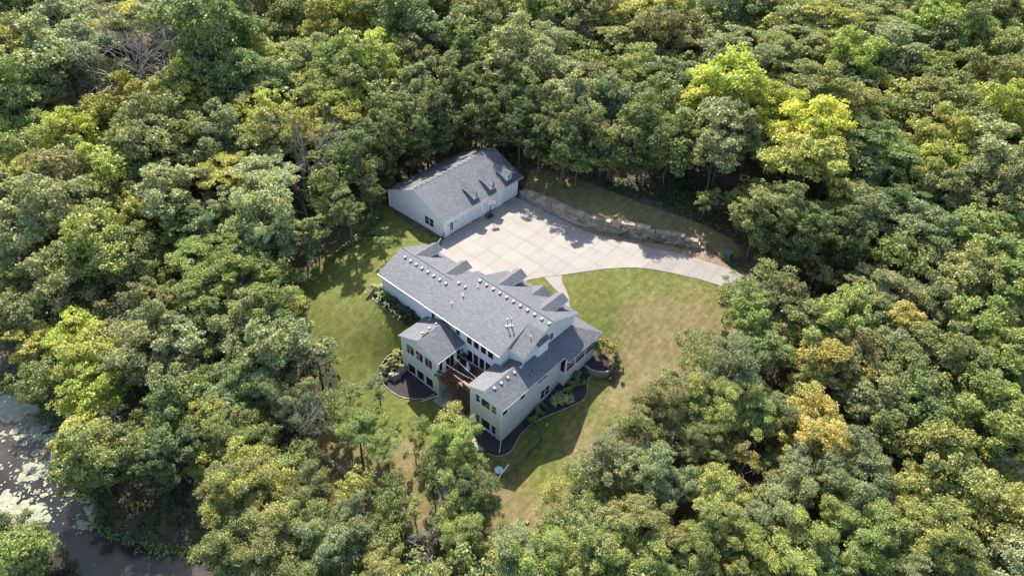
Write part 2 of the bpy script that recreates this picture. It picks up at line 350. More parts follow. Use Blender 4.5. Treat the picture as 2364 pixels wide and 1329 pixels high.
def terrain(X, Y):
    X = np.asarray(X, float); Y = np.asarray(Y, float); z = H(X, Y)
    d = edge_dist(pond, X, Y); ins = inside(pond, X, Y)
    z = np.where(ins, WLV-.15-np.minimum(d*.5, 1.5), np.maximum(z, WLV+.08+np.minimum(d*.22, .9)))
    wd, sd, ss = wall_sd(X, Y)
    topz = np.interp(ss/WL, wall_tops_px, wall_tops)-.12
    near = (wd < 14) & (ss > .05) & (ss < WL-.05); infr = (wd < 26) & (ss > .05) & (ss < WL-.05) & (sd <= 0)
    k = np.clip(1-(wd-.4)/13, 0, 1)
    z = np.where(near & (sd > 0) & (wd > .72), np.maximum(z, z*(1-k)+np.maximum(topz, z)*k), z)
    z = np.where(infr | (near & (wd <= .72)), np.minimum(z, .02), z)
    r = np.hypot(X-80, Y-60); far = np.clip((r-280)/200, 0, 1)
    return np.clip(z, -14, 9)*(1-far)+far*0.0
# which side is "behind"? (the side away from the camera)
_t = wall_sd(np.array([_wp[20][0]+3.0]), np.array([_wp[20][1]+3.0]))
if _t[1][0] < 0:
    _old = wall_sd
    def wall_sd(X, Y):
        a, b, c = _old(X, Y); return a, -b, c
def tz(x, y): return float(terrain(np.array([x]), np.array([y]))[0])
def tground(px, py, up=0.0):
    z = h(*ground(px, py)[:2]) if up == 0 else -2.0
    for _ in range(16):
        p = at(px, py, z+up); z += .7*(tz(p[0], p[1])-z)
    p = at(px, py, z+up); return np.array([p[0], p[1], tz(p[0], p[1])])
def ax(lo, mid0, f0, f1, mid1, hi):
    return np.unique(np.round(np.concatenate([-np.geomspace(30, 2400, 14)[::-1]+mid0+30, np.arange(mid0, f0, 1.0), np.arange(f0, f1, .5), np.arange(f1, mid1, 1.0), np.arange(mid1, hi, 4.0), hi+np.geomspace(4, 2400, 14)]), 3))
XS = ax(0, -12, 62, 88, 112, 290); YS = ax(0, -30, 20, 68, 116, 240)
GX, GY = np.meshgrid(XS, YS); GZ = terrain(GX, GY)
nx, ny = len(XS), len(YS)
idx = np.arange(nx*ny).reshape(ny, nx)
F = np.stack([idx[:-1,:-1], idx[:-1,1:], idx[1:,1:], idx[1:,:-1]], -1).reshape(-1, 4)
_xl, _yl = XS.tolist(), YS.tolist(); _zl = GZ.tolist()
import bisect
def tz(x, y):
    i = min(max(bisect.bisect_right(_xl, x)-1, 0), nx-2); j = min(max(bisect.bisect_right(_yl, y)-1, 0), ny-2)
    u = (x-_xl[i])/(_xl[i+1]-_xl[i]); v = (y-_yl[j])/(_yl[j+1]-_yl[j])
    return (_zl[j][i]*(1-u)+_zl[j][i+1]*u)*(1-v)+(_zl[j+1][i]*(1-u)+_zl[j+1][i+1]*u)*v
def tgrid(X, Y):
    X = np.asarray(X, float); Y = np.asarray(Y, float); i = np.clip(np.searchsorted(XS, X, 'right')-1, 0, nx-2); j = np.clip(np.searchsorted(YS, Y, 'right')-1, 0, ny-2)
    u = (X-XS[i])/(XS[i+1]-XS[i]); v = (Y-YS[j])/(YS[j+1]-YS[j])
    return (GZ[j, i]*(1-u)+GZ[j, i+1]*u)*(1-v)+(GZ[j+1, i]*(1-u)+GZ[j+1, i+1]*u)*v
gm = bpy.data.meshes.new('ground'); V3 = np.stack([GX, GY, GZ], -1).reshape(-1, 3)
gm.from_pydata(V3.tolist(), [], F.tolist()); gm.materials.append(FLOOR); gm.polygons.foreach_set('use_smooth', [True]*len(gm.polygons))
obj('ground', gm, kind='structure')

def clip_rect(poly, x0, x1, y0, y1):
    for axis, val, keep in ((0, x0, 1), (0, x1, -1), (1, y0, 1), (1, y1, -1)):
        out = []; n = len(poly)
        for i in range(n):
            a = poly[i]; b = poly[(i+1) % n]; da = (a[axis]-val)*keep; db = (b[axis]-val)*keep
            if da >= 0: out.append(a)
            if (da >= 0) != (db >= 0):
                t = da/(da-db); out.append((a[0]+(b[0]-a[0])*t, a[1]+(b[1]-a[1])*t))
        poly = out
        if len(poly) < 3: return []
    return poly
def drape(name, poly, up, mat, xs=XS, ys=YS, hole=None, fn=tgrid):
    poly = [tuple(p) for p in poly]; pa = np.array(poly)
    verts = []; faces = []; key = {}
    def vid(p):
        k = (round(p[0], 3), round(p[1], 3))
        if k not in key: key[k] = len(verts); verts.append(k)
        return key[k]
    xi = [i for i in range(len(xs)-1) if xs[i+1] > pa[:,0].min() and xs[i] < pa[:,0].max()]
    yi = [i for i in range(len(ys)-1) if ys[i+1] > pa[:,1].min() and ys[i] < pa[:,1].max()]
    cxs = np.array([[(xs[i]+xs[i+1])/2 for i in xi] for _ in yi]); cys = np.array([[(ys[j]+ys[j+1])/2]*len(xi) for j in yi])
    I = inside(poly, cxs, cys); D = edge_dist(poly, cxs, cys)
    HO = inside(hole, cxs, cys) & (edge_dist(hole, cxs, cys) > 1) if hole is not None else np.zeros(I.shape, bool)
    for b, j in enumerate(yi):
        for a, i in enumerate(xi):
            if HO[b, a]: continue
            x0, x1, y0, y1 = xs[i], xs[i+1], ys[j], ys[j+1]
            if D[b, a] > .8*max(x1-x0, y1-y0):
                if I[b, a]: faces.append([vid(p) for p in ((x0, y0), (x1, y0), (x1, y1), (x0, y1))])
                continue
            q = clip_rect(poly, x0, x1, y0, y1)
            f = []
            for p in q:
                v = vid(p)
                if not f or f[-1] != v: f.append(v)
            if len(f) > 2 and f[0] == f[-1]: f = f[:-1]
            if len(set(f)) == len(f) and len(f) >= 3: faces.append(f)
    va = np.array(verts); z = fn(va[:,0], va[:,1])+up
    fc = []
    for f in faces:
        A_ = sum(va[f[k]][0]*va[f[(k+1) % len(f)]][1]-va[f[(k+1) % len(f)]][0]*va[f[k]][1] for k in range(len(f)))
        if abs(A_) > 1e-5: fc.append(f if A_ > 0 else f[::-1])
    me = mesh(name, np.column_stack([va, z]), fc, [mat], smoothf=True)
    return me, va
def jitter(poly, amp, step, seed=1):
    p = resample(list(poly)+[poly[0]], step); out = []
    for q in p:
        v = Vector((q[0]*.35, q[1]*.35, seed)); out.append((q[0]+amp*mnoise.noise(v), q[1]+amp*mnoise.noise(v+Vector((9, 4, 2)))))
    return out

# ---- lawns
lawn_px = [(925,505),(885,470),(850,500),(800,545),(752,590),(706,640),(694,700),(700,760),(722,800),(770,850),(795,900),(760,960),(705,1010),(690,1080),(715,1160),(790,1215),(900,1235),(1010,1250),(1150,1290),(1240,1262),(1300,1190),(1330,1100),(1400,1010),(1500,930),(1580,885),(1700,855),(1775,800),(1790,740),(1760,705),(1700,650),(1560,610),(1400,560),(1200,520),(1040,560)]
lawn = jitter(smooth([tground(a, b)[:2] for a, b in lawn_px], 4), 1.1, 1.2)
DRY = [(1560,750,14,.25),(1640,790,10,.65),(1500,800,10,.2),(1345,1050,5,.75),(1280,1190,9,.5),(1220,1230,7,.45),(1440,860,7,.3),(1560,700,5,.3),(1470,740,5,.25),(1390,790,5,.2),(1370,700,4,-.3),(1340,760,4,-.2),(1270,1040,6,-.3),(1010,960,6,-.3),(1230,1120,5,-.2),(1500,900,9,.35),(1390,980,6,.25),(900,790,3,.6),(880,1090,6,.8),(930,1100,6,.5),(800,1120,8,.8),(1040,1150,9,.4),(770,1060,5,.6),(1330,1000,4,.3),(1130,1150,5,.6),(960,1130,5,.5),(1430,690,8,.12),(925,690,4,.3),(1330,780,5,-.3),(1400,720,5,-.1),(820,700,11,-.45),(800,620,9,-.45),(980,980,5,-.2),(1240,650,5,-.5),(1340,690,6,-.2)]
def dryness(va):
    k = np.zeros(len(va))
    for px, py, rr, s in DRY:
        g = ground(px, py); k += s*np.exp(-((va[:,0]-g[0])**2+(va[:,1]-g[1])**2)/(rr*rr)*1.6)
    return k
lm, va = drape('lawn', lawn, .08, GRASS)
a = lm.attributes.new('dry', 'FLOAT', 'POINT'); a.data.foreach_set('value', dryness(va))
obj('lawn', lm, kind='structure')
up_px = [(1200,428),(1216,384),(1300,392),(1380,425),(1480,440),(1560,470),(1640,500),(1700,560),(1735,600),(1660,592),(1620,578)]
upper = [tuple(p) for p in jitter([tground(a, b, .8)[:2] for a, b in up_px], .5, 1.2, 3)]
off = []
for i in range(0, len(_wp)):
    tdir = _wp[min(i+1, len(_wp)-1)]-_wp[max(i-1, 0)]; nrm = np.array([-tdir[1], tdir[0]])/np.linalg.norm(tdir)
    if wall_sd(np.array([_wp[i][0]+nrm[0]]), np.array([_wp[i][1]+nrm[1]]))[1][0] < 0: nrm = -nrm
    off.append(_wp[i]+nrm*.8)
upper_poly = [tuple(p) for p in off]+[tuple(tground(a, b)[:2]) for a, b in [(1680,605),(1715,590),(1690,552),(1630,522),(1560,497),(1480,470),(1380,430),(1300,398),(1225,392)]]
lm2, va2 = drape('grass_bank', upper_poly, .07, GRASS); a = lm2.attributes.new('dry', 'FLOAT', 'POINT'); a.data.foreach_set('value', np.full(len(va2), 1.0)); obj('grass_bank', lm2, kind='structure')

# ---- concrete driveway in sawn slabs
drive_px = [(1024,553),(1186,456),(1202,461),(1240,480),(1276,499),(1310,514),(1337,528),(1381,545),(1425,557),(1455,563),(1508,575),(1560,585),(1608,599),(1660,614),(1700,629),(1750,655),(1810,690),(1880,730),(1960,775),(2050,825),(2140,880),(2240,955),(2340,1030),(2400,1080),(2400,1130),(2330,1075),(2225,990),(2120,915),(2030,862),(1940,815),(1850,765),(1780,722),(1720,686),(1655,658),(1612,645),(1555,632),(1511,623.5),(1468,619),(1439,619),(1396,621.7),(1338,630),(1297,636),(1256,640.5),(1217,648)]
drive = [tuple(tground(a, b)[:2]) for a, b in drive_px]+[(57.5,47.2),(57.5,44.5),(53.6,44.5),(53.6,62.0),(56.5,64.15)]
org = at(1212, 556, 0)
th = thing('concrete_driveway', (70, 50, 0), 'wide pale concrete driveway sawn into slabs between the garage and the house', 'driveway'); th['kind'] = 'structure'
base_me, _v = drape('sub_base', drive, .10, JOINT); obj('joint_base', base_me, th)
S = 2.9
for i in range(-9, 9):
    for j in range(-32, 6):
        x0, x1 = org[0]+i*S+.017, org[0]+(i+1)*S-.017; y0, y1 = org[1]+j*S+.017, org[1]+(j+1)*S-.017
        q = clip_rect(drive, x0, x1, y0, y1)
        if len(q) < 3: continue
        A = .5*abs(sum(q[k][0]*q[(k+1) % len(q)][1]-q[(k+1) % len(q)][0]*q[k][1] for k in range(len(q))))
        if A < .3: continue
        xs_ = np.linspace(x0, x1, 5); ys_ = np.linspace(y0, y1, 5); lift = random.uniform(-.006, .006)
        me, _v = drape('slab', q, .135+lift, CONC, xs_, ys_)
        obj('slab', me, th)
walk_px_l = [(1256,641),(1272,659),(1288,676),(1301,697),(1303,722)]; walk_px_r = [(1296,637),(1298,654),(1307,671),(1314,689),(1315,712),(1313,730)]
wpoly = [tuple(ground(a, b)[:2]) for a, b in walk_px_l]+[(58.5, 40.5)]+[tuple(ground(a, b)[:2]) for a, b in walk_px_r[::-1]]
fw = thing('front_walkway', (62, 42, -1), 'narrow curving concrete walk from the driveway to the front porch', 'walkway'); fw['kind'] = 'structure'
me, _v = drape('walk_slab', wpoly, .125, CONC); obj('walk_slab', me, fw)

# soil strip between wall and driveway
strip = [tuple(p+(0)) for p in [np.array(q) for q in _wp]]+[tuple(tground(a, b)[:2]) for a, b in [(1700,628),(1655,613),(1605,599),(1555,585),(1505,575),(1455,563),(1425,557),(1381,545),(1337,528),(1310,514),(1276,499),(1240,480),(1204,463)]]
me, _v = drape('gravel_strip', strip, .11, DIRT); obj('soil_strip', me, kind='structure')
leafm = simple('dry_leaf_litter', (.25, .17, .1), .9, .5, 8)

# ---- limestone retaining wall
rw = thing('retaining_wall', (_wp[20][0], _wp[20][1], 0), 'curved dry-stacked limestone block retaining wall along the far edge of the driveway', 'wall')
def block_mesh(k):
    r = random.Random(k); v = []
    for z in (-.5, .5):
        for x, y in ((-.5, -.5), (0, -.56), (.5, -.5), (.5, .5), (-.5, .5)):
            v.append((x+r.uniform(-.035, .035), y+r.uniform(-.07, .07), z+r.uniform(-.05, .05)))
    f = [(0,4,3,2,1), (5,6,7,8,9)]+[(i, (i+1) % 5, 5+(i+1) % 5, 5+i) for i in range(5)]
    return mesh('stone_block', v, f, [STONE])
BM = [block_mesh(k) for k in range(8)]
CH = .40; side_n = []
def wall_frame(s):
    i = min(max(int(np.searchsorted(_cum, s))-1, 0), len(_wp)-2); t = (s-_cum[i])/_seg[i]; p = _wp[i]+(_wp[i+1]-_wp[i])*t
    d = (_wp[i+1]-_wp[i])/_seg[i]; n = np.array([-d[1], d[0]])
    if wall_sd(np.array([p[0]+n[0]*.3]), np.array([p[1]+n[1]*.3]))[1][0] < 0: n = -n
    return p, d, n
nblk = 0
for c in range(7):
    s = 0.0 if c % 2 == 0 else .5
    while s < WL:
        L = random.uniform(.85, 1.55); top = wall_top(min(s+L/2, WL)); zb = -.12+c*CH
        if zb+CH*.55 < top and nblk < 298:
            p, d, n = wall_frame(min(s+L/2, WL-.01)); last = zb+CH*1.55 >= wall_top(min(s+L/2, WL)); dep = .95 if last else .7
            o = obj('stone_block', random.choice(BM), rw, (p[0]+n[0]*(dep/2-.08+c*.05+random.uniform(-.09, .07)), p[1]+n[1]*(dep/2-.08+c*.05), zb+CH/2),
                    (random.uniform(-.02, .02), random.uniform(-.02, .02), math.atan2(d[1], d[0])+(math.pi if (d[0]*n[1]-d[1]*n[0]) < 0 else 0)))
            o.scale = (L-.06, dep, CH-.05+random.uniform(-.03, .02)); nblk += 1
        s += L
# small stone steps at the garage end
bs = at(1196, 461, 0.1)
st = thing('stone_steps', (77.4, 63.2, 0), 'small stacked stone steps at the garage corner beside the retaining wall', 'steps')
for k in range(3):
    o = obj('step_stone', BM[k], st, (77.5+.35*k, 63.3-.1*k, .15+.25*k), (0, 0, .2)); o.scale = (1.1, .6, .28)

# ---- mulch beds and stone curbs
def zp(o, s, pts): return [(o[0]+x/s, o[1]+y/s) for x, y in pts]
def bed(name, poly, label, cat='flower bed'):
    me, _v = drape(name, poly, .13, MULCH); return me
def curb(label, path, step=.5, w=.11, hgt=.12):
    t = thing('stone_edging', (*path[0], tz(*path[0])), label, 'edging', 'stone edgings round the mulch beds')
    pts = resample(path, step)
    for a, b in zip(pts[:-1], pts[1:]):
        d = np.array(b)-np.array(a); L = np.linalg.norm(d); m = (np.array(a)+np.array(b))/2
        o = obj('edging_stone', random.choice(CURBM), t, (m[0], m[1], tz(m[0], m[1])+.14), (0, 0, math.atan2(d[1], d[0])+random.uniform(-.08, .08)))
        o.scale = (L*.95, w*random.uniform(1.0, 1.4), hgt*random.uniform(.8, 1.25))
    return t
CURBM = []
for k in range(5):
    r = random.Random(k+50); v = [(x*(1+r.uniform(-.1, .1)), y*(1+r.uniform(-.15, .15)), z) for z in (-.5, .5) for x, y in ((-.5, -.5), (.5, -.5), (.5, .5), (-.5, .5))]
    CURBM.append(mesh('edging_stone', v, [(0,3,2,1),(4,5,6,7),(0,1,5,4),(1,2,6,5),(2,3,7,6),(3,0,4,7)], [CURB]))
pR = zp((1200,800), 6.646, [(1130,430),(1070,470),(1040,540),(1035,640),(1030,730),(990,810),(900,870),(750,940),(600,1000),(450,1060),(330,1110),(200,1180),(100,1260),(50,1320)])
pR += zp((1080,880), 7.385, [(880,950),(820,1050),(770,1150),(700,1230),(600,1275),(500,1290),(400,1265),(310,1220)])
cR = smooth([tground(a, b)[:2] for a, b in pR], 4, closed=False)
bedR = [tuple(p) for p in cR]+[(38.6,37.2),(40.4,37.6),(40.4,34.4),(51.9,34.4),(51.9,33.6),(57.5,33.6),(57.6,32.6)]
t = thing('mulch_bed', (46, 31, -5.5), 'dark mulch bed with green shrubs along the long pale side wall', 'flower bed'); t['kind'] = 'structure'
obj('mulch_surface', bed('mulch', bedR, ''), t)
curb('grey stone edging winding round the shady mulch bed beside the long side wall', cR)
pL = zp((870,780), 7.817, [(290,285),(200,340),(120,430),(80,520),(75,600),(85,700),(110,820),(180,910),(280,990),(400,1060),(520,1095),(650,1110),(800,1110),(940,1080),(1000,1040),(1050,1012)])
cL = smooth([tground(a, b)[:2] for a, b in pL], 4, closed=False)
bedL = [tuple(p) for p in cL]+[(40.5,45.6),(40.5,52.2),(43.5,53.0)]
t = thing('mulch_bed', (38, 49, -6), 'sunlit dark mulch bed in front of the left gabled wing', 'flower bed'); t['kind'] = 'structure'
obj('mulch_surface', bed('mulch', bedL, ''), t)
curb('pale sunlit stone edging curving round the mulch bed of the left wing', cL)
pB = [(866,656),(861,668),(858,682),(866,697),(886,703),(905,716),(919,736),(936,752)]
cB = smooth([tground(a, b)[:2] for a, b in pB], 4, closed=False)
bedB = [tuple(p) for p in cB]+[(44.0,53.0),(45.2,53.2),(45.2,62.2)]
t = thing('mulch_bed', (43, 58, -1), 'narrow mulch bed with tall grasses under the long rear wall', 'flower bed'); t['kind'] = 'structure'
obj('mulch_surface', bed('mulch', bedB, ''), t)
curb('pale stone edging round the narrow bed of tall grasses', cB)

# patio under the deck
pt = thing('patio', (43, 42, -6), 'grey concrete patio in the shade under the deck', 'patio'); pt['kind'] = 'structure'
me, _v = drape('patio_slab', [(39.0,40.6),(39.0,45.3),(45.1,45.3),(45.1,39.4),(40.3,39.4)], .13, CONC); obj('patio_slab', me, pt)

# ---- pond
pa = [tuple(p) for p in pond]
me = mesh('water', [(p[0], p[1], WLV) for p in pa], [tuple(range(len(pa)))], [WATER]); 
me = mesh('water', [(-90,20,WLV),(40,20,WLV),(40,140,WLV),(-90,140,WLV)], [(0,1,2,3)], [WATER])
obj('pond_water', me, kind='structure')
ALG = simple('pond_algae', (.27, .275, .185), .85, .3, 1.2)
mb = MB(); ra = random.Random(5)
def blob(cx, cy, r, z, el=1.0, rot=0, n=11):
    v = [(cx, cy, z+.01)]; ph = ra.uniform(0, 9)
    for i in range(n):
        t = 2*math.pi*i/n; rr = r*(1+.35*math.sin(2*t+ph)*ra.uniform(.3, 1)+ra.uniform(-.22, .22)); x = math.cos(t)*rr*el; y = math.sin(t)*rr
        v.append((cx+x*math.cos(rot)-y*math.sin(rot), cy+x*math.sin(rot)+y*math.cos(rot), z))
    mb.add(v, [(0, i+1, (i+1) % n+1) for i in range(n)])
kk = 0
for cx_, cy_, rx, ry, n, r0, r1 in [(20,940,75,26,55,.6,1.3),(85,1078,26,12,5,.6,1.0),(60,1100,18,8,3,.4,.6),(20,1195,70,45,60,.25,.6),(110,1000,70,30,60,.1,.4),(135,1025,30,16,16,.3,.7),(90,1190,40,20,16,.25,.6),(200,1210,30,20,40,.1,.3),(70,1150,90,60,50,.05,.22),(110,1060,100,60,90,.05,.2),(25,1240,40,40,30,.25,.55),(190,1150,22,22,18,.1,.4),(40,1010,60,25,40,.05,.25),(10,1150,20,14,5,.4,.6),(100,1090,110,120,260,.04,.16),(215,1180,12,30,20,.15,.4)]:
    for _ in range(n):
        px = ra.gauss(cx_, rx*.5); py = ra.gauss(cy_, ry*.5); p = at(px, py, WLV)
        if inside(pond, np.array([p[0]]), np.array([p[1]]))[0]:
            kk += 1; blob(p[0], p[1], ra.uniform(r0, r1), WLV+.02+.0004*kk % .05+kk*.00005, ra.uniform(.8, 1.7), ra.uniform(0, 3))
mb.part('pond_algae', ALG, None, kind='stuff', label='pale green algae and lily pads floating in patches on the pond', cat='algae')

# small plank dock on the right bank
dq = [at(a, b, WLV+.35) for a, b in ((452,1258),(505,1228),(560,1262),(500,1298))]
dkk = thing('dock', (float(dq[0][0]), float(dq[0][1]), WLV), 'small grey plank dock on the dark right bank of the pond', 'dock')
u_ = dq[1]-dq[0]; w_ = dq[3]-dq[0]
for k in range(9):
    a_ = dq[0]+u_*(k/9); b_ = dq[0]+u_*((k+.9)/9); mb = MB(); mb.prism([a_, b_, b_+w_, a_+w_], (0, 0, -.06)); mb.part('plank', [WOODP], dkk)
for c_ in dq: mb = MB(); mb.bar((c_[0], c_[1], WLV-.9), (c_[0], c_[1], WLV+.55), .09); mb.part('post', [WOODP], dkk)
# ================================================================ HOUSE
K = .4255
def slope_slab(name, parent, pts, zf, th=.2, mat=None):
    p3 = [(x, y, zf(x, y)) for x, y in pts]; mb = MB(); mb.prism(p3, (0, 0, -th), 1, 0); return mb.part(name, [mat or SHINGLE, TRIM], parent)
def window(parent, axis, c, s, a0, a1, z0, z1, v=0, hz=0, name='window', t=.05, fr=.045):
    """axis 'x': wall plane x=c facing s; a is the other coordinate"""
    if a0 > a1: a0, a1 = a1, a0
    def bx(mb, u0, u1, w0, w1, d0, d1, m=0):
        d0, d1 = sorted((c+s*d0, c+s*d1))
        if axis == 'x': mb.box(d0, d1, u0, u1, w0, w1, m)
        else: mb.box(u0, u1, d0, d1, w0, w1, m)
    mb = MB(); bx(mb, a0-t, a0, z0-t, z1+t, -.02, fr); bx(mb, a1, a1+t, z0-t, z1+t, -.02, fr); bx(mb, a0, a1, z0-t, z0, -.02, fr+.02); bx(mb, a0, a1, z1, z1+t, -.02, fr)
    for k in range(v): u = a0+(a1-a0)*(k+1)/(v+1); bx(mb, u-.022, u+.022, z0, z1, 0, fr-.01)
    for k in range(hz):
        w = z0+(z1-z0)*(k+1)/(hz+1); us = [a0]+[a0+(a1-a0)*(q+1)/(v+1) for q in range(v)]+[a1]
        for q in range(v+1): bx(mb, us[q]+(.03 if q else 0), us[q+1]-(.03 if q < v else 0), w-.025, w+.025, 0, fr-.015)
    w = mb.part(name, [TRIM], parent)
    pb = MB(); bx(pb, a0, a1, z0, z1, -.01, .018); pb.part('pane', [GLASS], w)
    return w
def body(parent, prof, axis, a0, a1, mat, name='wall'):
    """profile of (u, z) extruded along the other axis"""
    mb = MB()
    if axis == 'y': mb.prism([(u, a0, z) for u, z in prof], (0, a1-a0, 0))
    else: mb.prism([(a0, u, z) for u, z in prof], (a1-a0, 0, 0))
    return mb.part(name, [mat], parent)
def vent(parent, x, y, zf, ax_, sz=.34):
    """box vent sitting on a slope; ax_ = tilt (rx, ry)"""
    mb = MB(); mb.box(-sz/2, sz/2, -sz/2, sz/2, .05, .18); mb.box(-sz*.36, sz*.36, -sz*.36, sz*.36, -.06, .06)
    return obj('roof_vent', mb.me('roof_vent', [VENTM]), parent, (x, y, zf(x, y)), (ax_[0], ax_[1], 0))

hs = thing('house', (50, 45, -2.3), 'large pale house with grey shingle roofs, dormers and rear wings in the clearing', 'house')
zR = lambda x, y=0: 3+K*(x-44.65)
zF = lambda x, y=0: 4.98-K*(x-49.3)
zFm = lambda x, y=0: 5.36-K*(x-50.2)
zM = lambda x, y=0: 5.94-K*(x-51.55)
zE = lambda x, y=0: 5.19-.53*(49.8-x)
slope_slab('roof', hs, [(44.65,62.0),(49.3,62.0),(49.3,51.6),(50.2,51.6),(50.2,48.75),(51.55,48.75),(51.55,35.9),(49.8,35.9),(49.8,38.45),(44.6,38.6),(44.6,52.4),(44.65,52.4)], zR)
slope_slab('roof', hs, [(49.3,62.0),(54.05,62.0),(54.05,51.4),(49.3,51.6)], zF)
slope_slab('roof', hs, [(50.2,51.6),(54.45,51.6),(54.45,48.75),(50.2,48.75)], zFm)
slope_slab('roof', hs, [(51.55,48.8),(57.4,48.8),(57.4,35.9),(51.55,35.9)], zM)
slope_slab('roof', hs, [(49.8,35.9),(49.8,38.44),(46.15,38.44),(46.15,35.9)], zE)
# ridge caps
for a, b in (((49.3,61.95,5.0),(49.3,51.6,5.0)), ((51.55,48.7,5.96),(51.55,35.95,5.96))):
    mb = MB(); mb.bar((a[0],a[1],a[2]-.04), (b[0],b[1],b[2]-.04), .07, n=6); mb.part('ridge_cap', [SHINGLE], hs)
body(hs, [(45.02,-2.2),(53.65,-2.2),(53.65,2.9),(49.3,4.76),(45.02,2.96)], 'y', 51.6, 61.7, SIDING)
body(hs, [(45.04,-6.6),(56.95,-6.6),(56.95,3.3),(51.55,5.72),(45.04,2.97)], 'y', 38.6, 48.5, SIDING)
body(hs, [(50.3,-2),(54.2,-2),(54.2,3.4),(50.3,5.0)], 'y', 48.5, 51.6, SIDING)
body(hs, [(46.6,-5),(56.92,-5),(56.92,3.3),(51.55,5.7),(49.8,4.97),(46.6,3.27)], 'y', 36.42, 38.6, SIDING)
body(hs, [(45.04,-2.2),(50.3,-2.2),(50.3,5.1),(45.04,2.96)], 'y', 48.5, 51.6, SIDING)
# box bay with a small shed roof on the right gable
mb = MB(); mb.box(48.9, 51.0, 35.95, 36.42, 1.2, 3.32); mb.part('box_bay', [SIDING_W], hs)
mb = MB(); mb.prism([(48.75,35.8,3.36),(51.15,35.8,3.36),(51.15,36.42,3.72),(48.75,36.42,3.72)], (0,0,-.07), 1, 0); mb.part('bay_roof', [SHINGLE, TRIM], hs)
# left rear wing
zL1 = lambda x, y: .5+.42*(y-45.04)
zL2 = lambda x, y: 2.0876-.42*(y-48.82)
slope_slab('roof', hs, [(39.9,45.04),(45.04,45.04),(45.04,48.82),(39.9,48.82)], zL1)
slope_slab('roof', hs, [(39.9,48.82),(45.04,48.82),(45.02,52.6),(39.9,52.6)], zL2)
body(hs, [(45.34,-6.7),(52.3,-6.7),(52.3,.42),(48.82,1.88),(45.34,.42)], 'x', 40.2, 45.04, SIDING_G)
# right rear wing and the low roof round the right side
zW1 = lambda x, y: .5+.42*(y-33.85)
zW2 = lambda x, y: 1.747-.42*(y-36.82)
slope_slab('roof', hs, [(39.95,33.85),(52.0,33.85),(52.0,33.06),(59.6,33.06),(56.24,36.42),(46.6,36.42),(46.6,36.82),(39.95,36.82)], zW1)
slope_slab('roof', hs, [(39.95,36.82),(46.6,36.82),(46.6,38.6),(45.04,38.6),(45.04,39.8),(39.95,39.8)], zW2)
zP = lambda x, y: .168+.42*(59.6-x)
slope_slab('roof', hs, [(59.6,33.06),(59.6,43.5),(56.95,43.5),(56.95,36.42),(56.24,36.42)], zP)
body(hs, [(34.2,-6.8),(39.45,-6.8),(39.45,.44),(36.82,1.54),(34.2,.44)], 'x', 40.25, 46.6, SIDING_G)
mb = MB(); mb.box(46.6, 51.85, 34.2, 36.42, -6.6, .42); mb.part('wall', [SIDING_G], hs)
# screened porch
mb = MB(); mb.box(51.85, 58.5, 33.4, 33.52, -5.2, -2.1); mb.box(51.85, 51.97, 33.52, 34.2, -5.2, -2.1); mb.box(58.38, 58.5, 33.52, 36.4, -5.2, -2.1); mb.part('wall', [SIDING_G], hs)
mb = MB(); mb.box(51.8, 58.55, 33.34, 33.56, -2.1, -2.02); mb.part('sill', [TRIM], hs)
mb = MB(); mb.box(51.97, 58.38, 33.52, 36.42, -2.35, -2.25); mb.part('porch_floor', [DECK], hs)
mb = MB(); mb.box(51.9, 57, 36.40, 36.44, -2.2, 1.0); mb.part('porch_back_wall', [SIDING_G], hs)
SCREEN, t_, b_ = nmat('insect_screen'); b_.inputs['Base Color'].default_value = (.10, .095, .09, 1); b_.inputs['Roughness'].default_value = .8; b_.inputs['Alpha'].default_value = .6
for x in (51.95, 53.95, 56.15, 58.35):
    mb = MB(); mb.box(x-.1, x+.1, 33.38, 33.56, -2.02, .12); mb.part('porch_post', [TRIM], hs)
for x0, x1 in ((52.05, 53.85), (54.05, 56.05), (56.25, 58.25)):
    mb = MB(); mb.box(x0, x1, 33.45, 33.47, -2.02, .1); mb.part('screen', [SCREEN], hs)
    mb = MB(); mb.box(x0, x1, 33.42, 33.50, -1.25, -1.18); mb.part('screen_rail', [TRIM], hs)
for y in (35.5, 38.5, 41.5):
    mb = MB(); mb.box(59.1, 59.28, y-.09, y+.09, -2.4, .1); mb.part('porch_post', [TRIM], hs)
mb = MB(); mb.box(57, 59.35, 36.5, 43.5, -3.6, -2.2); mb.part('front_porch_floor', [CONC], hs)
# dormers on the front slopes: back point, right wall
def dormer(px_tip, yc, zr, xf, zf, w=.72, roof_w=1.12):
    tip = at(*px_tip, zr); xt = tip[0]; yc = tip[1] if yc is None else yc
    k = .62
    xb = xf
    # where the ridge meets the main slope
    xs0 = xf-6
    for i in range(200):
        x = xf-6+i*.05
        if zf(x) <= zr: xs0 = x; break
    ze = zr-k*roof_w
    xe = xf-6
    for i in range(300):
        x = xf-6+i*.05
        if zf(x) <= ze: xe = x; break
    for sgn in (-1, 1):
        mb = MB(); mb.prism([(xs0, yc, zr), (xt, yc, zr), (xt, yc+sgn*roof_w, ze), (xe, yc+sgn*roof_w, ze)], (0, 0, -.12), 1, 0); mb.part('dormer_roof', [SHINGLE, TRIM], hs)
    zi = zr-.14; zs = zi-k*w
    prof = [(yc-w, zf(xf)-.25), (yc+w, zf(xf)-.25), (yc+w, zs), (yc, zi-.0), (yc-w, zs)]
    mb = MB(); mb.prism([(xs0+.3, u, max(z, zf(xs0)-3)) for u, z in prof], (xf-xs0-.3, 0, 0)); d = mb.part('dormer', [SIDING_W], hs)
    window(hs, 'x', xf, 1, yc-.33, yc+.33, zf(xf)+.25, zs-.05, 1, 2)
a = (860, 540); q = 4.076
